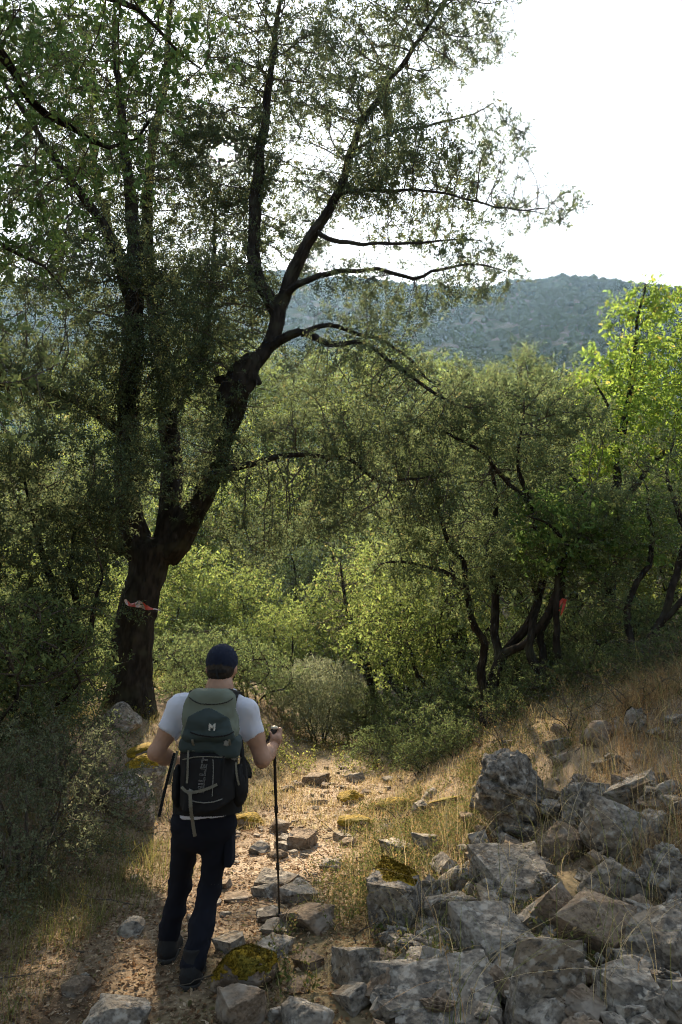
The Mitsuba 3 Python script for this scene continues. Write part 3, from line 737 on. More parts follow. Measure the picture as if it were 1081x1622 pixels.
for kind, px_, Y, top in [
        ('olive', 735, 13.0, 610), ('olive', 830, 14.0, 570), ('round', 655, 15.5, 860), ('wide', 660, 13.2, 900), ('wide', 710, 12.6, 900), ('olive', 900, 15.0, 640),
        ('wide', 960, 14.0, 760), ('olive', 1040, 15.0, 690), ('round', 1100, 13.0, 760), ('wide', 840, 12.2, 960), ('wide', 1000, 12.6, 930), ('tall', 760, 17.0, 640),
        ('round', 560, 21.0, 890), ('wide', 490, 20.0, 930), ('wide', 425, 19.0, 960), ('round', 610, 23.0, 850), ('tall', 460, 25.0, 830), ('round', 380, 22.0, 900), ('round', 330, 24.0, 870), ('wide', 280, 21.0, 940), ('olive', 525, 27.0, 800), ('tall', 400, 29.0, 800),
        ('round', 250, 24.0, 850), ('wide', 150, 18.0, 900), ('round', 90, 20.0, 840), ('round', 10, 17.0, 860), ('olive', 30, 25.0, 760), ('tall', 170, 27.0, 770),
        ('round', 650, 30.0, 760), ('tall', 580, 34.0, 720), ('wide', 500, 36.0, 760), ('round', 430, 37.0, 730), ('round', 340, 34.0, 760), ('olive', 280, 38.0, 720), ('wide', 210, 35.0, 740), ('tall', 120, 40.0, 700), ('round', 50, 36.0, 720),
        ('round', 620, 44.0, 660), ('olive', 700, 40.0, 640), ('round', 545, 50.0, 640), ('tall', 480, 48.0, 650), ('wide', 400, 52.0, 660), ('olive', 320, 50.0, 650), ('round', 250, 54.0, 640), ('round', 160, 52.0, 640), ('tall', 70, 56.0, 620), ('olive', 0, 48.0, 640),
        ('round', 580, 62.0, 590), ('olive', 660, 60.0, 590), ('tall', 500, 66.0, 580), ('round', 430, 64.0, 590), ('wide', 350, 68.0, 590), ('round', 270, 66.0, 580), ('olive', 190, 70.0, 580), ('round', 100, 70.0, 570), ('round', 740, 58.0, 590), ('tall', 820, 50.0, 600), ('round', 880, 54.0, 600), ('round', 960, 45.0, 610), ('olive', 1040, 40.0, 620),
        ('wide', 620, 78.0, 560), ('round', 540, 80.0, 550), ('olive', 460, 84.0, 550), ('round', 700, 76.0, 560), ('round', 380, 82.0, 550), ('wide', 300, 86.0, 545), ('olive', 790, 80.0, 575), ('round', 870, 78.0, 590)]:
    plant(kind, px_, Y, top)
for px_, Y, s_ in [(640, 12.6, 0.75), (700, 11.2, 0.8), (745, 10.6, 0.75), (590, 14.0, 0.9), (660, 13.4, 0.9), (560, 15.0, 0.9), (450, 14.5, 0.8), (400, 13.5, 0.9), (360, 12.5, 0.9), (320, 13.4, 1.0), (830, 10.4, 0.9), (880, 10.6, 0.9),
                  (760, 11.2, 0.9), (930, 10.4, 0.9), (985, 9.9, 0.9), (1040, 9.8, 0.9), (275, 11.8, 0.8), (60, 10.0, 1.0), (10, 9.0, 1.0), (130, 11.0, 0.9), (810, 9.7, 0.6), (910, 9.6, 0.7), (960, 9.2, 0.6), (1070, 9.2, 0.8), (600, 11.4, 0.55), (660, 10.6, 0.5), (300, 10.3, 0.5), (105, 8.3, 0.85), (60, 7.7, 1.1), (5, 7.0, 1.15), (700, 9.9, 0.6), (850, 9.9, 0.7), (860, 8.9, 0.4), (930, 8.6, 0.45), (1000, 8.3, 0.4), (1060, 8.0, 0.5), (800, 9.0, 0.4), (720, 9.3, 0.4), (660, 9.6, 0.4)]:
    plant('bush', px_, Y, size=s_)

# the wood goes on beside and behind the view
for kind, x_, y_, s_ in [('tall', -4.6, 5.6, 1.25), ('olive', -5.6, 2.5, 1.7), ('tall', 5.2, 2.2, 1.3), ('olive', 4.6, -1.8, 1.6), ('wide', -3.4, -2.6, 1.6), ('olive', 1.0, -4.5, 1.6), ('tall', -1.6, -4.0, 1.3), ('olive', 6.4, 5.4, 1.2), ('round', -7.2, 6.2, 1.3)]:
    plant(kind, 0, 0, size=s_, at=(x_, y_), label=tree_words[kind][0] + ' of the wood beside the view')

# ---- single shrubs that stand out


def shrub(seed, foot, radii, n, tones, leaf, aspect, bsdf, name, label, cat, stems=6, count=7, per=2, up=0.3):
    t = Tree(seed)
    r = t.rng
    for k in range(stems):
        a = k * 2.4 + r.uniform(0, 1)
        o = np.array([math.cos(a), math.sin(a), 0])
        t.limb([foot + o * 0.05 - [0, 0, 0.08], foot + o * radii[0] * 0.25 + [0, 0, radii[2] * 0.6], foot + o * radii[0] * 0.5 + [0, 0, radii[2] * 1.2]], [0.018, 0.012, 0.004], step=0.08, wiggle=0.03)
    A = blobs(r, [(foot + [0, 0, radii[2] * 0.95], radii, n)])
    A = A[A[:, 2] > H(A[:, 0], A[:, 1]) + 0.05]
    t.grow(A, step=0.09, reach=1.5, kill=0.10, rounds=70).finish(tip=0.0018)
    ids = np.flatnonzero((t.who < 0) & (t.rad < 0.008))
    f = sprays(r, t.pos[ids], t.dir[ids], per, count, 0.7, leaf, aspect, tones, length=leaf * 2.6, up=up)
    k = thing(name, label, cat)
    obj('stems', cat_meshes([m for m in (t.tubes(j) for j in range(t.limbs)) if m is not None]), 'twig_bark', k)
    tree_parts(k, t, f, bsdf, [])
    return k


c = P(505, 1110, 14.2)
shrub(31, ground_at(c[0], c[1]), (0.98, 0.9, 0.85), 1500, [((0.25, 0.285, 0.18), 4), ((0.20, 0.24, 0.145), 3), ((0.32, 0.35, 0.24), 2)], 0.055, 0.30, 'leaf_leathery', 'round_shrub', 'round grey green shrub standing alone at the end of the path', 'bush', per=3)
c = P(50, 1230, 5.6)
shrub(32, ground_at(c[0], c[1]), (0.95, 0.8, 0.62), 1900, SAGE, 0.030, 0.42, 'leaf_leathery', 'sage_bush', 'grey green small leaved bush at the left edge below the small tree', 'bush', stems=8)
c = P(85, 1170, 6.6)
shrub(33, ground_at(c[0], c[1]), (0.62, 0.55, 0.52), 1000, OAK, 0.032, 0.45, 'leaf_leathery', 'dark_bush', 'dark green bush beside the mossy boulders left of the hiker', 'bush', stems=7)
c = P(-60, 1330, 4.7)
shrub(34, ground_at(c[0], c[1]), (0.55, 0.5, 0.40), 600, SAGE, 0.028, 0.42, 'leaf_leathery', 'sage_bush', 'grey green bush cut by the left edge of the photo', 'bush', stems=7)

# ---- the slender bare grey tree in the middle distance
t = Tree(8)
c = P(585, 1120, 15.0)
b5 = ground_at(c[0], c[1])
t.limb([b5] + L((585, 1085, 15.0), (580, 1050, 15.0), (568, 1015, 15.0), (552, 975, 15.0), (545, 930, 15.0), (540, 890, 15.0)), [0.12, 0.10, 0.085, 0.06, 0.045, 0.03, 0.01])
t.limb(L((580, 1048, 15.0), (555, 1042, 15.0), (535, 1060, 15.0), (520, 1075, 15.0)), [0.05, 0.035, 0.02, 0.008])
t.limb(L((582, 1048, 15.0), (590, 1000, 15.2), (592, 960, 15.2)), [0.05, 0.03, 0.01])
A = blobs(t.rng, [E(545, 925, 15, 38, 55, 0.6, 330), E(590, 960, 15.1, 30, 50, 0.5, 160), E(530, 990, 15, 40, 40, 0.5, 100)])
t.grow(A, step=0.13, reach=1.8, kill=0.14, rounds=70).finish(tip=0.005)
ids = np.flatnonzero((t.who < 0) & (t.rad < 0.014))
fol = sprays(t.rng, t.pos[ids], t.dir[ids], 1, 3, 0.8, 0.05, 0.4, [((0.12, 0.115, 0.075), 2), ((0.09, 0.10, 0.055), 1)], length=0.15, up=0.3)
key = thing('sparse_tree', 'slender grey tree with almost bare twigs right of the round shrub', 'tree')
tree_parts(key, t, fol, 'leaf_leathery', ['trunk', 'limb', 'limb'])

# ---- dry thorny bushes, almost leafless, on the bank
for seed, px_, Y, r0, lab in [(41, 905, 7.4, 0.55, 'dry leafless thorn bush on the bank behind the tall pitted boulder'), (42, 1010, 6.8, 0.5, 'dry twiggy bush among rusty grass above the ledge stone'), (43, 1075, 7.6, 0.6, 'dry twiggy bush on the bank at the right edge'),
                              (44, 800, 8.2, 0.5, 'dry twiggy bush at the foot of the twisted shrub tree'), (45, 640, 7.2, 0.30, 'small dry bush right of the sunlit path')]:
    c = P(px_, 1200, Y)
    foot = ground_at(c[0], c[1]) + [0, 0, 0.06]
    t = Tree(seed)
    for k in range(5):
        a = k * 1.26 + t.rng.uniform(0, 1)
        o = np.array([math.cos(a), math.sin(a), 0])
        t.limb([foot, foot + o * r0 * 0.4 + [0, 0, r0 * 0.5], foot + o * r0 * 0.9 + [0, 0, r0 * 0.75]], [0.007, 0.005, 0.002], step=0.06, wiggle=0.04)
    A = blobs(t.rng, [(foot + [0, 0, r0 * 0.55], (r0, r0, r0 * 0.55), 560)])
    t.grow(A, step=0.07, reach=1.0, kill=0.075, rounds=50, jitter=0.5).finish(tip=0.0013)
    ids = clumped(t.rng, t.pos, np.flatnonzero(t.rad < 0.003), 0.8, 3.0)
    fol = sprays(t.rng, t.pos[ids], t.dir[ids], 1, 3, 0.8, 0.022, 0.5, [((0.24, 0.20, 0.10), 2), ((0.16, 0.17, 0.07), 2), ((0.34, 0.22, 0.11), 1)], length=0.06, up=0.3)
    k = thing('dry_bush', lab, 'bush')
    obj('stems', cat_meshes([m for m in (t.tubes(j) for j in range(t.limbs)) if m is not None]), 'twig_bark', k)
    tree_parts(k, t, fol, 'dry_plant', [])
# ---------------------------------------------------------------- stones


def moss_colour(p, n, uv):
    a = fbm(p.x * 40, p.y * 40, p.z * 40, 3)
    b = noise(p.x * 170, p.y * 170, p.z * 170)
    c = mix([0.11, 0.082, 0.014], [0.40, 0.275, 0.035], smoothstep(0.25, 0.75, 0.6 * a + 0.4 * b))
    return mix(c, mi.Color3f([0.085, 0.09, 0.022]), smoothstep(0.5, 0.7, fbm(p.x * 7, p.y * 7, p.z * 7, 3)) * 0.6)


scene['moss'] = {'type': 'bumpmap', 'arbitrary': proc(lambda p, n, uv: 0.012 * fbm(p.x * 90, p.y * 90, p.z * 90, 3), 1e-3), 'scale': 1.0,
                 'bsdf': {'type': 'principled', 'base_color': proc(moss_colour), 'roughness': 1.0, 'specular': 0.05, 'sheen': 0.4}}



def rock_shape(rng, size, style='block', detail=3):
    """A broken stone: angular ones from the hull of jittered corners, with chipped edges; round and pitted ones from a roughened ball."""
    s = rng.uniform(0, 60)
    if style in ('block', 'slab'):
        corners = np.array([[x, y, z] for x in (-1, 1) for y in (-1, 1) for z in (-1, 1)], float)
        pts = np.vstack([corners * (1 - rng.uniform(0, 0.52, (8, 3))), unit(rng.normal(size=(5, 3))) * rng.uniform(0.85, 1.15, (5, 1))])
        m = trimesh.convex.convex_hull(pts)
        m = m.subdivide_to_size({2: 0.75, 3: 0.28, 4: 0.15}[detail], max_iter=12)
        m.merge_vertices()
        v, f = np.array(m.vertices), np.array(m.faces)
        chip = np.clip(meshkit.fbm(v * 2.6 + s, 3, 6) - 0.52, 0, 1)
        rim = S(0.86, 1.0, np.linalg.norm(v, axis=1) / np.linalg.norm(v, axis=1).max())
        v = v * (1 + 0.11 * (meshkit.fbm(v * 1.3 + s, 3, 3) - 0.5) + 0.07 * (meshkit.fbm(v * 6 + s, 3, 4) - 0.5) - (0.35 + 0.5 * rim) * chip)[:, None]
    else:
        ico = trimesh.creation.icosphere({2: 2, 3: 3, 4: 4}[detail])
        d, f = np.array(ico.vertices), np.array(ico.faces)
        n = 22 if style == 'round' else 15
        c = np.maximum(d @ unit(rng.normal(size=(n, 3))).T, 1e-4) / rng.uniform(0.7, 1.0, n)
        v = d / (np.sum(c ** 14, 1) ** (1 / 14))[:, None]
        rough = 0.12 if style == 'round' else 0.24
        v = v * (1 + rough * 1.6 * (meshkit.fbm(v * 1.8 + s, 4, 3) - 0.5) + rough * (meshkit.fbm(v * 6 + s, 3, 4) - 0.5))[:, None]
        if style == 'pitted':
            v = v * (1 - 0.9 * np.clip(meshkit.noise(v * 4.5 + s, 6) - 0.56, 0, 1) - 0.5 * np.clip(meshkit.noise(v * 10 + s, 7) - 0.6, 0, 1))[:, None]
    ext = (v.max(0) - v.min(0)) / 2
    return (v - (v.max(0) + v.min(0)) / 2) / ext * (np.asarray(size, float) / 2), f


stone_rng = np.random.default_rng(77)
SPOTS = []


def stone(cx, cy, w, h, style, bsdf, name, label, cat='stone', lift=0.35, turnz=None, tilt=0.2, depth=None, group=None, moss=None, tip=(0, 0)):
    """A stone whose outline in the photograph is about w x h pixels round (cx, cy); it lies where that line of sight meets the ground."""
    rng = np.random.default_rng(int(cx * 7919 + cy * 31))
    c = G(cx, cy, 0.1)
    for _ in range(2):
        m = c[1] / PHOTO_F
        c = G(cx, cy, lift * h * m)
    m = np.linalg.norm(c - [0, 0, EYE]) / PHOTO_F * 1.02
    w, h = 0.90 * w, 0.90 * h
    size = np.array([w * m, depth * m if depth else rng.uniform(0.75, 1.0) * max(w, h) * m, max(h * m * 1.12, 0.03)])
    if style == 'slab':
        size[2] *= 0.9
    v, f = rock_shape(rng, size, style, 4 if w * h > 1800 else 3 if w * h > 350 else 2)
    z = math.radians(rng.uniform(-60, 60) if turnz is None and abs(w - h) < 0.5 * w else rng.uniform(-22, 22) if turnz is None else turnz)
    R = trimesh.transformations.euler_matrix(math.radians(tip[0]) + rng.normal() * tilt, math.radians(tip[1]) + rng.normal() * tilt, z, 'sxyz')[:3, :3]
    v = v @ R.T
    on_path = abs(c[0] - path_x(c[1])) < 1.0
    if on_path and cy > 1225:
        v = v * np.array([1.05, 1.05, 0.85])
    v = v + c + [0, 0.15 * size[1], (-0.22 if on_path else -0.10) * size[2]]
    key = numbered(name)
    labels[key] = {'label': label, 'category': cat}
    if group:
        labels[key]['group'] = group
    angular = style in ('block', 'slab')
    if moss is None:
        obj(key, (v, f), bsdf, smooth=28 if angular else 50)
    else:
        obj('rock', (v, f), bsdf, key, smooth=28 if angular else 50)
        nn = np.array(trimesh.Trimesh(v, f, process=False).vertex_normals)
        cover = S(0.1, 0.55, nn[:, 2] + 1.1 * (meshkit.fbm(v * 11, 3, 9) - 0.5)) * S(moss[0], moss[1], (v - v.min(0))[:, 2] / np.ptp(v[:, 2]) + 0.5 * (meshkit.fbm(v * 6, 2, 5) - 0.5))
        fine_v, fine_f = trimesh.remesh.subdivide(v + nn * (0.026 * cover - 0.014)[:, None], f)
        fine_v = fine_v + 0.007 * (meshkit.noise(fine_v * 90, 3)[:, None] - 0.5) * unit(fine_v - fine_v.mean(0))
        if w * h > 3000:  # tufts of the thick golden moss
            top_f = fine_f[np.flatnonzero(cover[f].min(1).repeat(4) > 0.6)] if len(fine_f) == 4 * len(f) else fine_f
            tri = fine_v[top_f[rng.integers(0, len(top_f), 5200)]]
            wts = rng.dirichlet([1, 1, 1], len(tri))
            root = (tri * wts[..., None]).sum(1)
            nrm = unit(np.cross(tri[:, 1] - tri[:, 0], tri[:, 2] - tri[:, 0]))
            out = unit(nrm + rng.normal(size=nrm.shape) * 0.6)
            sd = unit(np.cross(out, rng.normal(size=out.shape))) * 0.0018
            hgt = rng.uniform(0.004, 0.013, len(tri))[:, None] * (0.5 + meshkit.noise(root * 45, 8))[:, None]
            tv = np.stack([root - sd, root + sd, root + out * hgt], 1).reshape(-1, 3)
            fine_v, fine_f = cat_meshes([(fine_v, fine_f), (tv, np.arange(len(tv)).reshape(-1, 3))])
        obj('moss', (fine_v, fine_f), 'moss', key, smooth=True)
    SPOTS.append((c[0], c[1], 0.42 * w * m))
    return key


GREY, BROWN = 'limestone', 'brown_limestone'
for a in [
    # the rubble of the fallen dry-stone wall, right
    (815, 1262, 118, 158, 'pitted', GREY, 'boulder', 'tall dark pitted boulder standing upright at the upper left of the rubble heap'),
    (978, 1314, 106, 104, 'round', GREY, 'boulder', 'rounded pale grey boulder on the rubble below the grassy bank'),
    (908, 1275, 46, 66, 'pitted', GREY, 'notched_stone', 'pale notched stone leaning left of the rounded pale boulder'),
    (946, 1262, 56, 48, 'block', GREY, 'dark_stone', 'dark stone tucked behind the rounded pale boulder'),
    (896, 1338, 62, 56, 'block', BROWN, 'flat_stone', 'dull brown stone in shadow left of the rounded pale boulder'),
    (1004, 1250, 92, 34, 'slab', GREY, 'ledge_stone', 'long flat ledge stone above the rounded pale boulder'),
    (1066, 1256, 48, 42, 'round', GREY, 'pale_stone', 'pale stone at the right edge of the photo beside the ledge stone'),
    (975, 1396, 98, 68, 'round', GREY, 'broad_stone', 'broad pale speckled stone below the rounded boulder'),
    (1066, 1390, 62, 92, 'pitted', GREY, 'rough_stone', 'dark rough pitted stone at the right edge below the dry grass'),
    (818, 1396, 108, 62, 'block', GREY, 'pale_slab', 'large pale topped slab in the middle of the rubble heap'),
    (742, 1398, 52, 44, 'block', GREY, 'small_block', 'small square stone with pale top left of the large pale slab'),
    (766, 1362, 62, 40, 'pitted', GREY, 'dark_stone', 'dark stone at the foot of the tall pitted boulder'),
    (876, 1408, 52, 52, 'pitted', GREY, 'pitted_stone', 'pitted pale stone right of the large pale slab'),
    (950, 1470, 112, 92, 'slab', BROWN, 'tan_slab', 'big slab with pale tan top and brown front in the right of the rubble'),
    (874, 1448, 58, 76, 'slab', BROWN, 'leaning_slab', 'thin brown slab leaning against the big tan slab'),
    (1058, 1500, 96, 96, 'block', GREY, 'grey_block', 'large smooth grey block at the right edge beside the tan slab'),
    (1012, 1456, 54, 48, 'block', GREY, 'dark_stone', 'dark stone wedged between the tan slab and the smooth grey block'),
    (632, 1432, 78, 108, 'block', GREY, 'mossy_boulder', 'rough boulder with golden moss on top at the left end of the rubble'),
    (688, 1416, 56, 48, 'block', GREY, 'small_block', 'pale topped block right of the moss topped rough boulder'),
    (718, 1450, 98, 66, 'block', GREY, 'grey_block', 'dark grey block below the pale topped block'),
    (690, 1480, 62, 26, 'slab', GREY, 'wedge_stone', 'thin wedge of stone under the dark grey block'),
    (668, 1510, 86, 54, 'pitted', GREY, 'pitted_stone', 'blackish pitted stone above the greenish slab'),
    (708, 1532, 54, 52, 'pitted', GREY, 'pitted_stone', 'grey pitted stone just above the wide pale front slab'),
    (782, 1498, 112, 98, 'block', GREY, 'squared_block', 'big squared brown grey block in the centre of the rubble'),
    (866, 1556, 116, 140, 'slab', GREY, 'upright_slab', 'large smooth grey slab standing on edge at the bottom of the rubble'),
    (712, 1592, 180, 56, 'block', GREY, 'pale_slab', 'wide pale stained slab at the bottom centre of the rubble'),
    (630, 1562, 88, 66, 'block', GREY, 'green_slab', 'greenish grey slab behind grass left of the wide pale slab'),
    (1004, 1580, 86, 78, 'block', GREY, 'grey_block', 'grey wedge shaped block under the big tan slab'),
    (1046, 1562, 52, 48, 'block', BROWN, 'small_block', 'small brown block with pale top near the bottom right corner'),
    (1066, 1602, 54, 46, 'round', GREY, 'pale_stone', 'pale rounded stone in the bottom right corner'),
    (1072, 1532, 46, 54, 'pitted', GREY, 'mossy_stone', 'dark lichen covered stone under the smooth grey block at the right edge'),
    (1022, 1622, 60, 34, 'round', BROWN, 'purple_stone', 'smooth brownish stone cut by the bottom edge left of the corner stone'),
    (786, 1432, 54, 40, 'block', GREY, 'small_block', 'small shadowed block under the large pale topped slab'),
    (926, 1546, 60, 44, 'pitted', GREY, 'dark_stone', 'dark stone in the gap below the big tan slab'),
    (824, 1352, 70, 34, 'slab', BROWN, 'flat_stone', 'flat brown stone between the tall boulder and the large pale slab'),
    (1020, 1405, 40, 40, 'block', GREY, 'small_block', 'small grey stone in dry grass right of the broad speckled stone'),
    (740, 1540, 50, 46, 'block', GREY, 'dark_stone', 'dark stone in the gap left of the squared block'),
    # the grassy bank
    (1004, 1142, 46, 48, 'pitted', GREY, 'grey_stone', 'single grey stone standing in the grass high on the bank'),
    (946, 1162, 58, 46, 'round', BROWN, 'brown_stone', 'round brown stone in the grass left of the high grey stone'),
    (890, 1180, 50, 22, 'slab', GREY, 'flat_stone', 'flat grey stone in the grass behind the tall pitted boulder'),
    (964, 1208, 44, 18, 'slab', GREY, 'flat_stone', 'sunlit flat stone on the bank above the ledge stone'),
    (762, 1250, 34, 22, 'block', BROWN, 'red_stone', 'reddish stone left of the tall pitted boulder, upper of two'),
    (766, 1272, 40, 26, 'block', GREY, 'pale_stone', 'pale stone left of the tall pitted boulder, lower of two'),
    (742, 1300, 26, 28, 'block', BROWN, 'brown_stone', 'small upright brown stone in the grass left of the tall boulder'),
    (665, 1282, 22, 30, 'block', GREY, 'grey_stone', 'small upright grey stone in the yellow grass right of the path'),
    (676, 1338, 34, 42, 'slab', GREY, 'leaning_stone', 'narrow leaning stone in the weeds above the moss topped boulder'),
    (632, 1345, 50, 30, 'slab', GREY, 'flat_stone', 'flat grey stone half buried in weeds above the moss topped boulder'),
    (604, 1395, 40, 26, 'block', GREY, 'small_block', 'small stone in the weeds left of the moss topped boulder'),
    # the path
    (500, 1232, 40, 28, 'block', BROWN, 'brown_block', 'brown block of stone at the far end of the sunlit path'),
    (458, 1248, 26, 17, 'round', BROWN, 'mossy_lump', 'small round mossy stone far along the path, left of two'),
    (473, 1242, 20, 14, 'round', BROWN, 'mossy_lump', 'small round mossy stone far along the path, right of two'),
    (565, 1230, 28, 20, 'block', GREY, 'dark_stone', 'dark stone in the golden grass at the far right of the path'),
    (508, 1270, 22, 15, 'block', BROWN, 'dark_stone', 'small dark brown stone in the middle of the sunlit path'),
    (478, 1328, 46, 40, 'block', BROWN, 'pink_block', 'pinkish square stone standing in the path beside the trekking pole'),
    (438, 1352, 36, 20, 'round', BROWN, 'oval_stone', 'flat pinkish oval stone behind the trekking pole'),
    (450, 1338, 30, 20, 'block', GREY, 'small_block', 'grey stone behind the pinkish square stone'),
    (414, 1344, 30, 24, 'block', GREY, 'small_block', 'grey stone at the left of the pinkish oval stone'),
    (442, 1306, 30, 30, 'block', BROWN, 'brown_stone', 'brown mossy stone above the pinkish square stone'),
    (526, 1368, 32, 28, 'block', GREY, 'grey_stone', 'grey stone in weeds right of the path below the pinkish square stone'),
    (440, 1392, 60, 24, 'slab', GREY, 'flat_stone', 'flat grey stone behind the trekking pole shaft, highest of three'),
    (474, 1412, 54, 40, 'block', GREY, 'grey_stone', 'grey stone right of the trekking pole shaft above the brown slab'),
    (424, 1408, 40, 30, 'slab', GREY, 'pale_stone', 'pale cracked stone left of the trekking pole shaft'),
    (378, 1422, 42, 17, 'slab', BROWN, 'flat_stone', 'dark flat stone on the path near the right trouser leg'),
    (424, 1448, 38, 30, 'block', GREY, 'grey_stone', 'grey block just left of the trekking pole tip'),
    (440, 1468, 46, 18, 'slab', GREY, 'flat_stone', 'flat stone under the trekking pole tip'),
    (492, 1450, 70, 46, 'slab', BROWN, 'brown_slab', 'flat brown slab right of the trekking pole tip'),
    (368, 1494, 44, 38, 'block', GREY, 'grey_block', 'pale topped grey block behind the golden mossy rock'),
    (432, 1500, 62, 46, 'slab', GREY, 'grey_slab', 'grey slab right of the pale topped block behind the golden mossy rock'),
    (384, 1588, 56, 76, 'block', BROWN, 'standing_stone', 'brown grey stone standing in front of the golden mossy rock'),
    (566, 1534, 64, 54, 'block', GREY, 'flat_block', 'grey flat topped block between the path and the rubble'),
    (488, 1606, 74, 62, 'round', GREY, 'boulder', 'round grey boulder cut by the bottom edge of the photo'),
    (474, 1563, 44, 18, 'slab', BROWN, 'brown_slab', 'thin brown slab lying right of the golden mossy rock'),
    (440, 1606, 32, 34, 'round', GREY, 'grey_stone', 'small grey stone between the standing stone and the round boulder'),
    (560, 1582, 56, 34, 'slab', GREY, 'flat_stone', 'flat stone in grass below the flat topped block'),
    (356, 1448, 16, 12, 'block', GREY, 'cobble', 'cobble on the path right of the hiker knee'),
    # left of the path
    (178, 1604, 88, 46, 'block', GREY, 'dark_stone', 'dark wedge of stone in the leaf litter at the bottom left'),
    (207, 1468, 46, 34, 'round', GREY, 'dark_stone', 'dark stone in the leaf litter left of the hiker legs'),
    (198, 1268, 90, 92, 'round', GREY, 'boulder', 'large grey boulder left of the hiker backpack'),
    (192, 1134, 78, 40, 'round', GREY, 'boulder', 'grey boulder at the foot of the oak trunk'),
]:
    kw = dict(tip=(0, 0))
    n_ = a[6]
    if n_ == 'tan_slab':
        kw = dict(tip=(14, 14), turnz=-25, tilt=0.02)
    elif n_ == 'leaning_slab':
        kw = dict(tip=(10, 48), turnz=-20, tilt=0.03, depth=60)
    elif n_ == 'upright_slab':
        kw = dict(depth=46, tip=(-14, 10), turnz=8, tilt=0.03)
    elif n_ == 'pale_slab':
        kw = dict(tip=(22, -5), tilt=0.03, turnz=5, depth=120)
    elif n_ == 'mossy_boulder':
        kw = dict(moss=(0.78, 1.0), tilt=0.06)
    stone(*a, **kw)
for a, mo in [((388, 1532, 100, 84, 'round', BROWN, 'mossy_rock', 'rock thickly covered with golden moss in the path right of the boots'), (0.15, 0.45)),
              ((553, 1259, 50, 28, 'round', BROWN, 'mossy_rock', 'long mossy rock in the sunlit golden grass right of the path'), (0.3, 0.6)),
              ((564, 1302, 56, 26, 'round', BROWN, 'mossy_rock', 'low rock with bright yellow moss beside the path, nearer of two'), (0.25, 0.55)),
              ((396, 1298, 50, 30, 'round', BROWN, 'mossy_rock', 'dark mossy rock behind the right hip of the hiker'), (0.3, 0.6)),
              ((228, 1217, 72, 38, 'round', GREY, 'mossy_rock', 'mossy boulder resting above the large grey boulder on the left'), (0.5, 0.8)),
              ((216, 1196, 60, 24, 'round', BROWN, 'mossy_rock', 'low moss covered stone on the terrace below the oak'), (0.2, 0.5)),
              ((702, 1276, 62, 20, 'slab', BROWN, 'mossy_rock', 'mossy ledge of rock in the grass left of the tall pitted boulder'), (0.4, 0.7)),
              ((626, 1272, 60, 36, 'round', BROWN, 'mossy_rock', 'grassy mossy hump of rock right of the path'), (0.3, 0.6))]:
    stone(*a, moss=mo)

# smaller stones that fill the rubble
fill = 0
while fill < 165:
    a_, b_ = stone_rng.uniform(600, 1078), stone_rng.uniform(1225, 1620)
    if b_ < 1225 + max(0, (860 - a_)) * 0.75 or (a_ < 700 and b_ < 1400):
        continue
    c = G(a_, b_, 0.10)
    s_ = stone_rng.uniform(0.055, 0.17)
    v, f = rock_shape(stone_rng, [s_ * stone_rng.uniform(0.9, 1.4), s_, s_ * stone_rng.uniform(0.5, 0.85)], 'block' if stone_rng.uniform() < 0.7 else 'pitted', 3 if s_ > 0.10 else 2)
    R = trimesh.transformations.euler_matrix(stone_rng.normal() * 0.4, stone_rng.normal() * 0.4, stone_rng.uniform(0, 6))[:3, :3]
    key = numbered('rubble_stone')
    labels[key] = {'label': 'small broken stone filling a gap in the rubble heap', 'category': 'stone', 'group': 'small broken stones filling the rubble heap'}
    obj(key, (v @ R.T + c + [0, 0, -0.03], f), GREY if stone_rng.uniform() < 0.75 else BROWN, smooth=28)
    fill += 1

# loose stones strewn on the path
count = 0
while count < 165:
    y_ = stone_rng.uniform(3.5, 11.5)
    x_ = path_x(y_) + stone_rng.normal() * 0.65 + 0.25
    if any((x_ - a) ** 2 + (y_ - b) ** 2 < (r_ + 0.05) ** 2 for a, b, r_ in SPOTS) or (abs(x_ + 0.85) < 0.25 and abs(y_ - 4.1) < 0.5):
        continue
    s_ = stone_rng.uniform(0.022, 0.07) * (2.0 if stone_rng.uniform() < 0.14 else 1)
    v, f = rock_shape(stone_rng, [s_ * 1.2, s_, s_ * 0.7], 'block', 2)
    key = numbered('loose_stone')
    labels[key] = {'label': 'small loose stone strewn on the leaf covered path', 'category': 'stone', 'group': 'small loose stones strewn on the path'}
    obj(key, (v @ trimesh.transformations.euler_matrix(0.2, 0.1, stone_rng.uniform(0, 6))[:3, :3].T + [x_, y_, float(H(x_, y_)) + s_ * 0.12], f), GREY if stone_rng.uniform() < 0.6 else BROWN, smooth=28)
    SPOTS.append((x_, y_, s_ * 0.5))
    count += 1

# stones strewn over the bank
for _ in range(46):
    a_, b_ = stone_rng.uniform(640, 1081), stone_rng.uniform(1140, 1290)
    if b_ < 1195 - (a_ - 640) * 0.2 or (700 < a_ < 880 and b_ > 1180):
        continue
    c = G(a_, b_, 0.02)
    s_ = stone_rng.uniform(0.06, 0.24)
    v, f = rock_shape(stone_rng, [s_ * stone_rng.uniform(0.9, 1.5), s_, s_ * stone_rng.uniform(0.45, 0.8)], 'block' if stone_rng.uniform() < 0.6 else 'pitted', 3 if s_ > 0.12 else 2)
    key = numbered('bank_stone')
    labels[key] = {'label': 'small grey stone half hidden in the dry grass of the bank', 'category': 'stone', 'group': 'small stones half hidden in the dry grass of the bank'}
    obj(key, (v @ trimesh.transformations.euler_matrix(stone_rng.normal() * 0.3, stone_rng.normal() * 0.3, stone_rng.uniform(0, 6))[:3, :3].T + c, f), GREY if stone_rng.uniform() < 0.7 else BROWN, smooth=28)
# ---------------------------------------------------------------- leaf litter, grass and weeds
cover = np.random.default_rng(99)


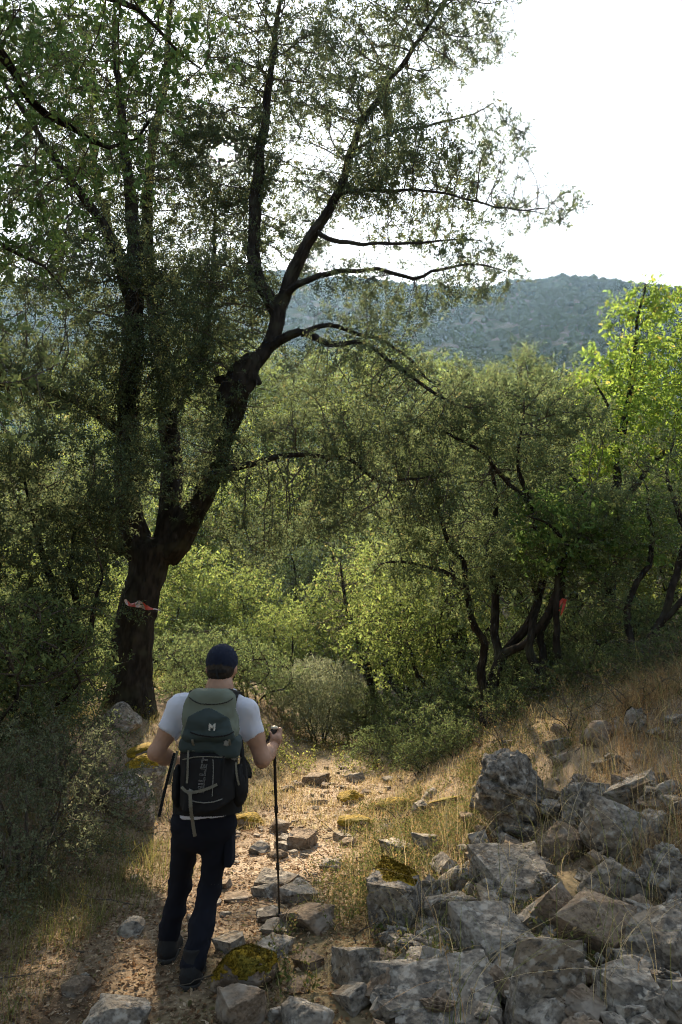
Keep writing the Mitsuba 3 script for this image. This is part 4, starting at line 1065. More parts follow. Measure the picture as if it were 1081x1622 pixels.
def blades(rng, root, height, width, lean, heading, tones, seg=2):
    """Bent grass blades, tapering to a point."""
    n = len(root)
    hd = np.stack([np.cos(heading), np.sin(heading), 0 * heading], -1)
    side = np.stack([-np.sin(heading + rng.normal(size=n) * 0.6), np.cos(heading), 0 * heading], -1)
    side = unit(side)
    rows = []
    for k in range(seg + 1):
        u = k / seg
        c = root + np.array([0, 0, 1.0]) * (height * (u - 0.35 * np.minimum(lean, 1.6) * u * u * 0.9))[:, None] + hd * (height * lean * u * u * 0.85)[:, None]
        w = (width * (1 - 0.72 * u))[:, None] * side
        rows += [c - w, c + w] if k < seg else [c]
    v = np.stack(rows, 1)
    k = v.shape[1]
    f = []
    for j in range(seg - 1):
        a = 2 * j
        f += [[a, a + 1, a + 3], [a, a + 3, a + 2]]
    a = 2 * (seg - 1)
    f.append([a, a + 1, a + 2])
    f = (np.array(f)[None] + (np.arange(n) * k)[:, None, None]).reshape(-1, 3)
    cols, w = np.array([c for c, _ in tones], float), np.array([w for _, w in tones], float)
    c = cols[rng.choice(len(cols), n, p=w / w.sum())] * rng.uniform(0.7, 1.3, (n, 1))
    return (v.reshape(-1, 3), f), np.repeat(c, k, 0)


def scatter(rng, n, box, keep, clump=0.0, per=1):
    """Points on the ground inside box (x0, x1, y0, y1) kept with probability keep(x, y), in clumps of per."""
    out = np.zeros((0, 2))
    while len(out) < n:
        q = np.stack([rng.uniform(box[0], box[1], 4000), rng.uniform(box[2], box[3], 4000)], 1)
        q = q[np.abs(q[:, 0]) < 0.55 * q[:, 1] + 0.6]
        out = np.vstack([out, q[rng.uniform(size=len(q)) < keep(q[:, 0], q[:, 1])]])
    out = np.repeat(out[:n], per, 0)
    out = out + rng.normal(size=out.shape) * clump
    return np.column_stack([out, H(out[:, 0], out[:, 1])])


def patch(x, y, f, seed, lo, hi):
    return S(lo, hi, meshkit.fbm(np.stack([x * f, y * f, 0 * x + seed], -1), 3, seed))


STRAW = [((0.52, 0.43, 0.25), 4), ((0.42, 0.34, 0.18), 3), ((0.62, 0.53, 0.34), 3), ((0.34, 0.22, 0.11), 1), ((0.26, 0.27, 0.10), 2)]
RUST = [((0.40, 0.27, 0.14), 4), ((0.50, 0.40, 0.22), 3), ((0.28, 0.18, 0.09), 3)]
GREEN_GRASS = [((0.15, 0.18, 0.06), 4), ((0.21, 0.22, 0.08), 3), ((0.32, 0.28, 0.12), 2)]
LITTER = [((0.24, 0.175, 0.12), 4), ((0.36, 0.28, 0.20), 3), ((0.13, 0.088, 0.058), 5), ((0.52, 0.44, 0.34), 1), ((0.28, 0.17, 0.095), 2), ((0.17, 0.16, 0.08), 1)]
U = lambda x, y: x - path_x(y)

# fallen leaves
p1 = scatter(cover, 46000, (-3.5, 4.6, 2.8, 11), lambda x, y: np.clip(1.2 - np.abs(U(x, y)) * 0.45, 0.22, 1) * np.clip(5.0 / y, 0.25, 1))
n = len(p1)
d = unit(np.column_stack([cover.normal(size=(n, 2)), cover.normal(size=n) * 0.28]))
nm = unit(np.column_stack([cover.normal(size=(n, 2)) * 0.35, np.ones(n)]))
Ln = cover.uniform(0.012, 0.038, n)
(mv, mf), k = leaves(p1 + [0, 0, 0.004] + np.column_stack([0 * Ln, 0 * Ln, cover.uniform(0, 0.012, n)]) - d * Ln[:, None] * 0.5, d, nm, Ln, Ln * cover.uniform(0.4, 0.65, n))
cc, ww = np.array([c for c, _ in LITTER]), np.array([w for _, w in LITTER], float)
tint = cc[cover.choice(len(cc), n, p=ww / ww.sum())] * cover.uniform(0.7, 1.3, (n, 1))
obj('leaf_litter', (mv, mf), 'dry_plant', color=np.repeat(tint, k, 0), kind='stuff')
labels['leaf_litter'] = {'label': 'dry brown fallen leaves strewn over the path', 'category': 'fallen leaves', 'kind': 'stuff'}

# dry straw grass on the bank and round the sunlit end of the path
parts = []
r1 = scatter(cover, 2300, (-1.2, 6.5, 5.0, 13.5), lambda x, y: S(0.35, 1.1, U(x, y)) * (0.30 + 0.70 * patch(x, y, 1.3, 3, 0.42, 0.62)), 0.05, 9)
parts.append(blades(cover, r1, cover.uniform(0.04, 0.26, len(r1)) * (0.4 + 0.6 * patch(r1[:, 0], r1[:, 1], 2.4, 12, 0.35, 0.65)), cover.uniform(0.0012, 0.0026, len(r1)), cover.uniform(0.2, 1.5, len(r1)), cover.uniform(0, 6.28, len(r1)), STRAW))
r2 = scatter(cover, 2000, (-1.5, 2.5, 7.5, 14.5), lambda x, y: 0.25 + 0.75 * patch(x, y, 1.7, 4, 0.4, 0.6), 0.05, 9)
parts.append(blades(cover, r2, cover.uniform(0.03, 0.14, len(r2)), cover.uniform(0.0012, 0.003, len(r2)), cover.uniform(0.3, 1.6, len(r2)), cover.uniform(0, 6.28, len(r2)), STRAW))
m, c = cat_meshes([q[0] for q in parts]), np.vstack([q[1] for q in parts])
obj('dry_grass', m, 'dry_plant', color=c, kind='stuff')
labels['dry_grass'] = {'label': 'golden dry grass on the bank and round the sunlit end of the path', 'category': 'grass', 'kind': 'stuff'}

# rusty thick grass on the right of the rubble
r3 = scatter(cover, 900, (1.4, 5.0, 3.6, 7.4), lambda x, y: S(2.4, 3.4, U(x, y)) * (0.25 + 0.75 * patch(x, y, 2.2, 5, 0.4, 0.6)), 0.05, 11)
m, c = blades(cover, r3, cover.uniform(0.12, 0.42, len(r3)), cover.uniform(0.0010, 0.0022, len(r3)), cover.uniform(0.2, 1.3, len(r3)), cover.uniform(0, 6.28, len(r3)), RUST, 3)
obj('rusty_grass', m, 'dry_plant', color=c, kind='stuff')
labels['rusty_grass'] = {'label': 'rust coloured dry grass growing among the stones at the right edge', 'category': 'grass', 'kind': 'stuff'}

# long bent stalks over the rubble and on the bank
r4 = np.vstack([scatter(cover, 190, (0.0, 2.8, 3.3, 6.2), lambda x, y: S(1.1, 1.7, U(x, y)), 0.04, 3), scatter(cover, 70, (1.5, 5, 6.5, 9.0), lambda x, y: S(2.4, 3.2, U(x, y)), 0.04, 4)])
m, c = blades(cover, r4 + [0, 0, 0.1], cover.uniform(0.30, 0.75, len(r4)), cover.uniform(0.0012, 0.0022, len(r4)), cover.uniform(0.5, 1.9, len(r4)), cover.uniform(0, 6.28, len(r4)), STRAW + GREEN_GRASS, 7)
obj('grass_stalks', m, 'dry_plant', color=c, kind='stuff')
labels['grass_stalks'] = {'label': 'long thin bent grass stalks arching over the rubble and the bank', 'category': 'grass', 'kind': 'stuff'}

# green and dull grass on the shaded left slope
r5 = scatter(cover, 1900, (-4.2, -0.6, 3.0, 9.5), lambda x, y: S(0.35, 0.95, -U(x, y)) * (0.2 + 0.8 * patch(x, y, 1.6, 6, 0.4, 0.6)), 0.05, 9)
m, c = blades(cover, r5, cover.uniform(0.05, 0.24, len(r5)), cover.uniform(0.0012, 0.0028, len(r5)), cover.uniform(0.3, 1.6, len(r5)), cover.uniform(0, 6.28, len(r5)), GREEN_GRASS + [((0.20, 0.155, 0.09), 3)], 3)
obj('shade_grass', m, 'dry_plant', color=c, kind='stuff')
labels['shade_grass'] = {'label': 'dull green and brown grass on the shaded slope left of the path', 'category': 'grass', 'kind': 'stuff'}

# weeds right of the path and on the bank
r6 = scatter(cover, 850, (-0.9, 2.6, 3.8, 8.5), lambda x, y: S(0.45, 0.8, U(x, y)) * (1 - S(1.6, 2.4, U(x, y))) * (0.1 + 0.9 * patch(x, y, 2.0, 7, 0.42, 0.58)))
up = np.tile([[0, 0, 1.0]], (len(r6), 1))
WEED = [((0.10, 0.13, 0.045), 4), ((0.16, 0.18, 0.06), 3), ((0.30, 0.22, 0.11), 3)]
r6 = np.vstack([r6, scatter(cover, 420, (1.0, 6.0, 5.5, 11.0), lambda x, y: S(1.2, 2.0, U(x, y)) * patch(x, y, 1.5, 14, 0.45, 0.6))])
up = np.tile([[0, 0, 1.0]], (len(r6), 1))
m, c = sprays(cover, r6 + [0, 0, 0.02], up, 3, 8, 0.55, 0.026, 0.5, WEED, length=0.12, up=0.3)
g_, gc = blades(cover, np.repeat(r6, 4, 0) + np.column_stack([cover.normal(size=(4 * len(r6), 2)) * 0.06, np.zeros(4 * len(r6))]), cover.uniform(0.08, 0.30, 4 * len(r6)), cover.uniform(0.001, 0.002, 4 * len(r6)), cover.uniform(0.2, 1.4, 4 * len(r6)), cover.uniform(0, 6.28, 4 * len(r6)), GREEN_GRASS + STRAW, 3)
obj('weeds', cat_meshes([m, g_]), 'dry_plant', color=np.vstack([c, gc]), kind='stuff')
labels['weeds'] = {'label': 'low green and withered weeds right of the path, round the rubble and on the bank', 'category': 'weeds', 'kind': 'stuff'}

# undergrowth at the back
r7 = scatter(cover, 1150, (-5, 6.5, 8.6, 15.5), lambda x, y: np.clip(S(9.2, 11.5, y + 0.6 * np.abs(U(x, y)) - 0.6) * (0.15 + 0.85 * patch(x, y, 0.9, 8, 0.42, 0.58)), 0, 1))
up = np.tile([[0, 0, 1.0]], (len(r7), 1))
m, c = sprays(cover, r7 + [0, 0, 0.05], up, 4, 7, 0.55, 0.045, 0.5, [((0.15, 0.18, 0.06), 4), ((0.22, 0.25, 0.07), 3), ((0.32, 0.26, 0.12), 1)], length=0.26, up=0.35)
obj('undergrowth', m, 'leaf_thin', color=c, kind='stuff')
labels['undergrowth'] = {'label': 'low leafy undergrowth along the back of the path and under the trees', 'category': 'undergrowth', 'kind': 'stuff'}

# dead twigs lying about
tw = []
for _ in range(150):
    x_, y_ = cover.uniform(-2.6, 4.2), cover.uniform(3.2, 9)
    if abs(U(x_, y_)) < 0.4 or abs(x_) > 0.5 * y_ + 0.3:
        continue
    a, l_ = cover.uniform(0, 6.28), cover.uniform(0.15, 0.6)
    s_ = np.linspace(0, 1, 6)
    q = np.column_stack([x_ + np.cos(a) * l_ * s_, y_ + np.sin(a) * l_ * s_, 0 * s_]) + cover.normal(size=(6, 3)) * 0.018
    q[:, 2] = H(q[:, 0], q[:, 1]) + 0.02 + 0.18 * s_ * cover.uniform(0, 1)
    tw.append(tube(q, 0.0045 * (1 - 0.7 * s_), 5))
obj('dead_twigs', cat_meshes(tw), 'twig_bark', kind='stuff')
labels['dead_twigs'] = {'label': 'thin dead twigs lying on the ground and the bank', 'category': 'twigs', 'kind': 'stuff'}
# ---------------------------------------------------------------- the hiker: surfaces from distance fields


def surface_net(F, origin, h):
    """Quads round the zero level of the grid F, as triangles (vertices, faces)."""
    s = F < 0
    nx, ny, nz = F.shape
    acc, cnt = np.zeros((nx - 1, ny - 1, nz - 1, 3)), np.zeros((nx - 1, ny - 1, nz - 1))
    for ax in range(3):
        b = [(i, j) for i in (0, 1) for j in (0, 1)]
        o = [a for a in range(3) if a != ax]
        for i, j in b:
            lo, hi = [None] * 3, [None] * 3
            off = np.zeros(3)
            for a, v in zip(o, (i, j)):
                lo[a] = hi[a] = slice(v, F.shape[a] - 1 + v)
                off[a] = v
            lo[ax], hi[ax] = slice(0, F.shape[ax] - 1), slice(1, F.shape[ax])
            A, B = F[tuple(lo)], F[tuple(hi)]
            m = (A < 0) != (B < 0)
            t = np.where(m, A / np.where(m, A - B, 1), 0)
            for a in range(3):
                acc[..., a] += m * (t if a == ax else off[a])
            cnt += m
    on = cnt > 0
    idx = np.full(on.shape, -1)
    idx[on] = np.arange(on.sum())
    v = (np.argwhere(on) + acc[on] / cnt[on][:, None]) * h + origin
    faces = []
    for ax in range(3):
        o = [a for a in range(3) if a != ax]
        sl0, sl1 = [slice(1, -1)] * 3, [slice(1, -1)] * 3
        sl0[ax], sl1[ax] = slice(0, F.shape[ax] - 1), slice(1, F.shape[ax])
        A, B = s[tuple(sl0)], s[tuple(sl1)]
        cells = np.argwhere(A != B)
        flip = A[A != B]
        base = cells.copy()
        for a in o:
            base[:, a] += 1
        e1, e2 = np.eye(3, dtype=int)[o[0]], np.eye(3, dtype=int)[o[1]]
        q = [idx[tuple((base - d).T)] for d in (0 * e1, e1, e1 + e2, e2)]
        q = np.stack(q, 1)
        if ax == 1:
            flip = ~flip
        q = np.where(flip[:, None], q, q[:, ::-1])
        faces.append(q)
    q = np.vstack(faces)
    return v, np.vstack([q[:, [0, 1, 2]], q[:, [0, 2, 3]]])


class Field:
    """A distance field on a grid, blended from simple solids."""

    def __init__(self, lo, hi, h):
        self.lo, self.h = np.asarray(lo, float), h
        n = np.ceil((np.asarray(hi) - self.lo) / h).astype(int) + 1
        self.F = np.full(n, 0.5)
        self.ax = [self.lo[a] + np.arange(n[a]) * h for a in range(3)]

    def _box(self, lo, hi):
        sl = []
        for a in range(3):
            i0 = int(np.clip(np.floor((lo[a] - self.lo[a]) / self.h), 0, self.F.shape[a]))
            i1 = int(np.clip(np.ceil((hi[a] - self.lo[a]) / self.h) + 1, 0, self.F.shape[a]))
            sl.append(slice(i0, i1))
        return tuple(sl)

    def _pts(self, sl):
        return np.stack(np.meshgrid(*[self.ax[a][sl[a]] for a in range(3)], indexing='ij'), -1)

    def _blend(self, sl, d, k):
        A = self.F[sl]
        hh = np.clip(k - np.abs(A - d), 0, None) / k
        self.F[sl] = np.minimum(A, d) - hh * hh * k * 0.25

    def bone(self, a, b, ra, rb, k=0.03, flat=None):
        """A tapered round bone; flat = (axis direction, factor) squeezes it."""
        a, b = np.asarray(a, float), np.asarray(b, float)
        m = max(ra, rb) * (1.6 if flat else 1) + k + 3 * self.h
        sl = self._box(np.minimum(a, b) - m, np.maximum(a, b) + m)
        p = self._pts(sl)
        d = b - a
        t = np.clip(((p - a) @ d) / max(d @ d, 1e-12), 0, 1)
        q = p - (a + t[..., None] * d)
        if flat:
            n = unit(flat[0])
            c = (q @ n)[..., None] * n
            q = q + c * (flat[1] - 1)
        self._blend(sl, np.linalg.norm(q, axis=-1) - (ra + t * (rb - ra)), k)
        return self

    def ball(self, c, r, R=None, k=0.02, cut=False):
        c, r = np.asarray(c, float), np.asarray(r, float) * np.ones(3)
        m = r.max() + k + 3 * self.h
        sl = self._box(c - m, c + m)
        q = self._pts(sl) - c
        if R is not None:
            q = q @ R
        d = (np.linalg.norm(q / r, axis=-1) - 1) * r.min()
        if cut:
            self.F[sl] = np.maximum(self.F[sl], -d)
        else:
            self._blend(sl, d, k)
        return self

    def box(self, c, half, round_, R=None, taper=0.0, k=0.02, power=None):
        c, half = np.asarray(c, float), np.asarray(half, float)
        m = np.linalg.norm(half) + k + 3 * self.h
        sl = self._box(c - m, c + m)
        q = self._pts(sl) - c
        if R is not None:
            q = q @ R
        w = 1 - taper * np.clip(q[..., 2] / half[2], -1, 1)
        q = np.stack([q[..., 0] / w, q[..., 1], q[..., 2]], -1)
        e = np.abs(q) - (half - round_)
        self._blend(sl, np.linalg.norm(np.maximum(e, 0), axis=-1) + np.minimum(e.max(-1), 0) - round_, k)
        return self

    def keep(self, point, normal):
        """Cut away what lies on the normal's side of the plane."""
        p = self._pts(tuple(slice(None) for _ in range(3)))
        self.F = np.maximum(self.F, (p - np.asarray(point)) @ unit(normal))
        return self

    def crumple(self, amp, freq, stretch=(1, 1, 1), seed=1, octaves=3):
        near = np.abs(self.F) < amp * 3 + 2 * self.h
        idx = np.argwhere(near)
        p = self.lo + idx * self.h
        n = meshkit.fbm(p * freq * np.asarray(stretch), octaves, seed)
        self.F[near] += amp * 2 * (n - 0.5)
        return self

    def fold(self, amp, freq, stretch=(1, 1, 1), seed=1):
        """Creases: sharp valleys between soft swells, as in cloth."""
        near = np.abs(self.F) < amp * 3 + 2 * self.h
        p = (self.lo + np.argwhere(near) * self.h) * freq * np.asarray(stretch)
        w = np.stack([meshkit.noise(p * 0.8 + 9, seed + k) for k in (1, 2, 3)], -1) - 0.5
        n = np.abs(meshkit.noise(p + w * 1.6, seed) - 0.5) * 2
        self.F[near] += amp * (0.55 - n)
        return self

    def mesh(self, smooth_steps=4):
        v, f = surface_net(self.F, self.lo, self.h)
        e = np.vstack([f[:, [0, 1]], f[:, [1, 2]], f[:, [2, 0]]])
        w = np.bincount(e.ravel(), minlength=len(v))[:, None]
        for _ in range(smooth_steps):
            for lam in (0.5, -0.51):
                tot = np.zeros_like(v)
                np.add.at(tot, e[:, 0], v[e[:, 1]])
                np.add.at(tot, e[:, 1], v[e[:, 0]])
                v = v + lam * (tot / w - v)
        vol = np.einsum('ij,ij->i', v[f[:, 0]], np.cross(v[f[:, 1]], v[f[:, 2]])).sum()
        return v, f if vol > 0 else f[:, ::-1]


def ribbon(points, width, thick, face):
    """A strap: a flat band along points, its broad side towards face."""
    p = np.asarray(points, float)
    t = unit(np.gradient(p, axis=0))
    n = unit(np.asarray(face, float) - t * (t @ np.asarray(face, float))[:, None])
    s = np.cross(t, n)
    v = np.stack([p + s * width / 2 + n * thick / 2, p - s * width / 2 + n * thick / 2, p - s * width / 2 - n * thick / 2, p + s * width / 2 - n * thick / 2], 1).reshape(-1, 3)
    f = []
    for i in range(len(p) - 1):
        for j in range(4):
            a, b = i * 4 + j, i * 4 + (j + 1) % 4
            f += [[a, b, b + 4], [a, b + 4, a + 4]]
    e = (len(p) - 1) * 4
    f += [[0, 2, 1], [0, 3, 2], [e, e + 1, e + 2], [e, e + 2, e + 3]]
    return v, np.array(f)[:, ::-1]


curve = curve_through


def cloth(name, colour, rough=0.9, weave=900.0, amp=0.0012, sheen=0.3, vary=0.25):
    def tint(p, n, uv):
        a = fbm(p.x * 9, p.y * 9, p.z * 9, 3)
        b = noise(p.x * 400, p.y * 400, p.z * 400)
        return mi.Color3f(colour) * (1 - vary + vary * 2 * (0.6 * a + 0.4 * b))
    scene[name] = {'type': 'bumpmap', 'arbitrary': proc(lambda p, n, uv: amp * (noise(p.x * weave, p.y * weave, p.z * weave) + 4 * fbm(p.x * 45, p.y * 45, p.z * 30, 2)), 5e-4), 'scale': 1.0,
                   'bsdf': {'type': 'principled', 'base_color': proc(tint), 'roughness': rough, 'specular': 0.2, 'sheen': sheen}}


cloth('white_cotton', [0.60, 0.65, 0.77], amp=0.0012, vary=0.06)
cloth('navy_trouser', [0.009, 0.011, 0.019], amp=0.0012)
cloth('navy_cap', [0.011, 0.017, 0.038], amp=0.0008, vary=0.12)
cloth('sage_nylon', [0.135, 0.165, 0.135], rough=0.55, amp=0.0014, vary=0.12)
cloth('teal_nylon', [0.040, 0.062, 0.066], rough=0.55, amp=0.0014, vary=0.15)
cloth('black_nylon', [0.011, 0.012, 0.014], rough=0.6, amp=0.0016)
cloth('grey_webbing', [0.15, 0.15, 0.125], rough=0.8, amp=0.0006)
cloth('boot_leather', [0.020, 0.021, 0.023], rough=0.7, amp=0.001)
scene['skin'] = {'type': 'bumpmap', 'arbitrary': proc(lambda p, n, uv: 0.0012 * fbm(p.x * 140, p.y * 140, p.z * 140, 3) + 0.004 * fbm(p.x * 22, p.y * 22, p.z * 14, 2), 8e-4), 'scale': 1.0, 'bsdf': {'type': 'principled', 'base_color': proc(lambda p, n, uv: mix([0.34, 0.205, 0.145], [0.44, 0.275, 0.20], fbm(p.x * 30, p.y * 30, p.z * 30, 3))), 'roughness': 0.5, 'specular': 0.4}}
scene['dark_hair'] = {'type': 'bumpmap', 'arbitrary': proc(lambda p, n, uv: 0.002 * fbm(p.x * 420, p.y * 160, p.z * 90, 2), 5e-4), 'scale': 1.0,
                      'bsdf': {'type': 'principled', 'base_color': rgb(0.012, 0.009, 0.007), 'roughness': 0.55, 'specular': 0.4}}
scene['rubber'] = {'type': 'principled', 'base_color': rgb(0.03, 0.03, 0.03), 'roughness': 0.8}
scene['white_print'] = {'type': 'principled', 'base_color': rgb(0.45, 0.47, 0.46), 'roughness': 0.6}
scene['grey_print'] = {'type': 'principled', 'base_color': rgb(0.13, 0.135, 0.135), 'roughness': 0.6}
scene['pole_black'] = {'type': 'principled', 'base_color': rgb(0.012, 0.012, 0.013), 'roughness': 0.35, 'specular': 0.5}
scene['pole_knob'] = {'type': 'principled', 'base_color': rgb(0.52, 0.49, 0.41), 'roughness': 0.4}
scene['steel'] = {'type': 'roughconductor', 'material': 'Cr', 'alpha': 0.25}
scene['buckle_plastic'] = {'type': 'principled', 'base_color': rgb(0.16, 0.17, 0.165), 'roughness': 0.45}

J = dict(
    head=P(352, 1056, 4.22), neck=P(347, 1096, 4.16), chest=P(338, 1150, 4.15), waist=P(330, 1245, 4.12), hips=P(322, 1296, 4.12),
    lsh=P(288, 1123, 4.16), rsh=P(391, 1126, 4.16), lel=P(247, 1192, 4.12), lwr=P(282, 1208, 4.36), rel=P(416, 1203, 4.17), rwr=P(434, 1181, 4.38),
    lhip=P(297, 1298, 4.12), rhip=P(348, 1298, 4.12), lkn=P(286, 1400, 4.34), rkn=P(332, 1410, 4.18))
lf, rf = G(260, 1531), G(297, 1574)
J['lan'] = np.array([lf[0] - 0.0, lf[1] + 0.09, lf[2] + 0.13])
J['ran'] = np.array([rf[0] + 0.005, rf[1] + 0.09, rf[2] + 0.11])

# -- the body: one continuous surface, head to feet
hd = J['head']
B = Field(hd * [1, 1, 0] + [-0.52, -0.42, float(rf[2]) - 0.02], hd + [0.45, 0.45, 0.16], 0.011)
yaw = math.radians(-6)
RH = trimesh.transformations.euler_matrix(math.radians(-8), 0, yaw, 'sxyz')[:3, :3]
at = lambda x, y, z: hd + RH @ np.array([x, y, z])
B.ball(at(0, -0.012, 0.022), (0.074, 0.094, 0.088), RH).ball(at(0, 0.030, -0.035), (0.058, 0.062, 0.072), RH, k=0.04)                  # skull and jaw
B.ball(at(0, 0.098, -0.025), (0.013, 0.020, 0.020), RH, k=0.02).ball(at(0, 0.082, 0.012), (0.052, 0.016, 0.012), RH, k=0.02)              # nose, brow
B.ball(at(0.03, 0.094, -0.004), (0.015, 0.012, 0.009), RH, cut=True).ball(at(-0.03, 0.094, -0.004), (0.015, 0.012, 0.009), RH, cut=True)  # eye hollows
B.ball(at(0.03, 0.078, -0.004), 0.0125, k=0.006).ball(at(-0.03, 0.078, -0.004), 0.0125, k=0.006)
B.ball(at(0, 0.084, -0.066), (0.022, 0.012, 0.009), RH, k=0.012).ball(at(0, 0.075, -0.095), (0.02, 0.018, 0.014), RH, k=0.02)            # mouth, chin
for s_ in (-1, 1):                                                                                                                       # ears
    B.ball(at(s_ * 0.076, -0.004, -0.022), (0.009, 0.019, 0.031), RH, k=0.012).ball(at(s_ * 0.084, -0.010, -0.016), (0.009, 0.014, 0.022), RH, k=0.008)
B.bone(J['neck'] + [0, 0.01, -0.03], at(0, -0.015, -0.045), 0.060, 0.053, k=0.03)
B.bone(J['neck'], J['chest'], 0.075, 0.125, k=0.05, flat=([0, 1, 0], 1.45)).bone(J['chest'], J['waist'], 0.13, 0.125, k=0.06, flat=([0, 1, 0], 1.4)).bone(J['waist'], J['hips'] + [0, 0, 0.03], 0.115, 0.115, k=0.05, flat=([0, 1, 0], 1.3))
for a, b, c, h_ in (('lsh', 'lel', 'lwr', 'neck'), ('rsh', 'rel', 'rwr', 'neck')):
    B.bone(J['neck'] + [0, 0, -0.075], J[a], 0.050, 0.044, k=0.05).bone(J[a], J[a] * 0.5 + J[b] * 0.5, 0.046, 0.050, k=0.03).bone(J[a] * 0.5 + J[b] * 0.5, J[b], 0.050, 0.043, k=0.03).bone(J[b], J[b] * 0.6 + J[c] * 0.4, 0.043, 0.042, k=0.02).bone(J[b] * 0.6 + J[c] * 0.4, J[c], 0.042, 0.028, k=0.03)
for a, b, c in (('lhip', 'lkn', 'lan'), ('rhip', 'rkn', 'ran')):
    B.bone(J[a], J[b], 0.060, 0.040, k=0.03).bone(J[b], J[b] * 0.65 + J[c] * 0.35, 0.038, 0.040, k=0.03).bone(J[b] * 0.65 + J[c] * 0.35, J[c], 0.040, 0.030, k=0.03)
    B.bone(J[c], J[c] + [0, 0.12, -0.06], 0.034, 0.028, k=0.03)
body = B.mesh(5)

# the right hand closed round the grip, the left hand relaxed: finer grids, joined to the same skin
tip_ = G(443, 1459)
grip_top, grip_low = P(434.5, 1155, 4.395), P(428, 1183, 4.385)
shaft_top = P(435, 1196, 4.40)
ga = unit(grip_top - grip_low)


def grid_round(c, r, h):
    return Field(np.asarray(c) - r, np.asarray(c) + r, h)


kn = P(445.5, 1160, 4.37)                                     # middle knuckle
pal = 0.5 * (J['rwr'] + kn)
hand = grid_round(P(438, 1170, 4.39), 0.105, 0.0032)
hand.bone(J['rwr'] + 0.25 * (J['rel'] - J['rwr']), J['rwr'], 0.033, 0.026, k=0.01)
hand.bone(J['rwr'], pal, 0.027, 0.030, k=0.02, flat=([1, 0.2, 0.6], 1.2))
fw = unit(np.cross(ga, [1.0, 0, 0.0]))                        # away from the viewer
for i, (u, L1) in enumerate([(0.040, 0.036), (0.018, 0.040), (-0.004, 0.037), (-0.025, 0.030)]):
    k0 = grip_low * 0.45 + grip_top * 0.55 + ga * u + np.array([0.036, -0.006, 0.0])
    k1 = k0 + np.array([-0.004, L1, 0.002])
    k2 = k1 + np.array([-0.030, 0.012, -0.004])
    k3 = k2 + np.array([-0.020, -0.016, -0.004])
    hand.bone(pal, k0, 0.024, 0.0125, k=0.012).bone(k0, k1, 0.0105, 0.0095, k=0.004).bone(k1, k2, 0.0095, 0.0085, k=0.004).bone(k2, k3, 0.0085, 0.0075, k=0.004)
    hand.ball(k0, 0.0115, k=0.006)
th0 = pal + np.array([-0.022, -0.012, 0.0])
th1, th2 = P(432.5, 1171, 4.362), P(428.5, 1161, 4.365)
hand.bone(J['rwr'] + [-0.008, -0.006, 0.01], th0, 0.02, 0.018, k=0.012).bone(th0, th1, 0.016, 0.0115, k=0.01).bone(th1, th2, 0.0115, 0.009, k=0.005)
lh = grid_round(J['lwr'] + [0.02, 0.07, 0.0], 0.12, 0.004)
d_ = unit([0.15, 1.0, 0.05])
lh.bone(J['lwr'] - 0.06 * unit(J['lwr'] - J['lel']), J['lwr'], 0.031, 0.027, k=0.01).bone(J['lwr'], J['lwr'] + d_ * 0.07, 0.026, 0.030, k=0.02, flat=([1, 0, 0], 1.5))
for i in range(4):
    b = J['lwr'] + d_ * 0.078 + np.array([0, 0, 0.028 - 0.019 * i])
    c = b + d_ * 0.035 + np.array([0.006, 0, -0.006])
    e = c + unit([0.7, 0.6, -0.2]) * 0.028
    lh.bone(b, c, 0.0105, 0.0095, k=0.005).bone(c, e, 0.0095, 0.0085, k=0.004).bone(e, e + unit([0.9, -0.1, -0.2]) * 0.02, 0.0085, 0.0075, k=0.004)
lh.bone(J['lwr'] + d_ * 0.03 + [0.01, 0, 0.02], J['lwr'] + d_ * 0.06 + [0.035, 0, 0.035], 0.015, 0.011, k=0.012).bone(J['lwr'] + d_ * 0.06 + [0.035, 0, 0.035], J['lwr'] + d_ * 0.09 + [0.045, 0, 0.03], 0.011, 0.009, k=0.005)
person = thing('person', 'hiker seen from behind in navy cap, white t-shirt and dark trousers, walking up the path', 'person')
obj('body', cat_meshes([body, hand.mesh(3), lh.mesh(3)]), 'skin', person, smooth=True)

# -- hair under the cap
Hf = grid_round(hd, 0.16, 0.006)
Hf.ball(at(0, -0.016, 0.012), (0.081, 0.099, 0.095), RH).ball(at(0, -0.05, -0.045), (0.062, 0.052, 0.045), RH, k=0.03)
Hf.keep(at(0, 0.035, 0), RH @ np.array([0, 1.0, -0.25])).crumple(0.004, 120, (1, 1, 0.35), 3)
Hf.keep(at(0, -0.02, -0.082), RH @ np.array([0, 0.25, -1.0]))
obj('hair', Hf.mesh(1), 'dark_hair', person, smooth=True)

# -- the cap
Cf = grid_round(hd, 0.20, 0.006)
Cf.ball(at(0, -0.010, 0.026), (0.089, 0.108, 0.101), RH)
Cf.crumple(0.003, 28, (1, 1, 1), 5)
Cf.keep(at(0, -0.09, -0.042), RH @ np.array([0, 0.22, -1.0]))
Cf.ball(at(0, -0.118, -0.040), (0.040, 0.03, 0.024), RH, cut=True)
cap = obj('cap', Cf.mesh(3), 'navy_cap', person, smooth=True)
q = np.linspace(-1, 1, 15)
bv = []
for u_ in (0.0, 0.5, 1.0):
    for w_ in q:
        bv.append(at(w_ * 0.075 * (1 - 0.25 * u_ * u_), 0.085 + u_ * 0.075 * math.sqrt(max(0.05, 1 - 0.8 * w_ * w_)) - 0.02 * w_ * w_, 0.018 - 0.018 * w_ * w_ - 0.022 * u_))
bv = np.array(bv)
bf = [[r_ * 15 + c_, r_ * 15 + c_ + 1, (r_ + 1) * 15 + c_ + 1, (r_ + 1) * 15 + c_] for r_ in range(2) for c_ in range(14)]
top_, low_ = bv + [0, 0, 0.002], bv - [0, 0, 0.002]
bq = np.array(bf)
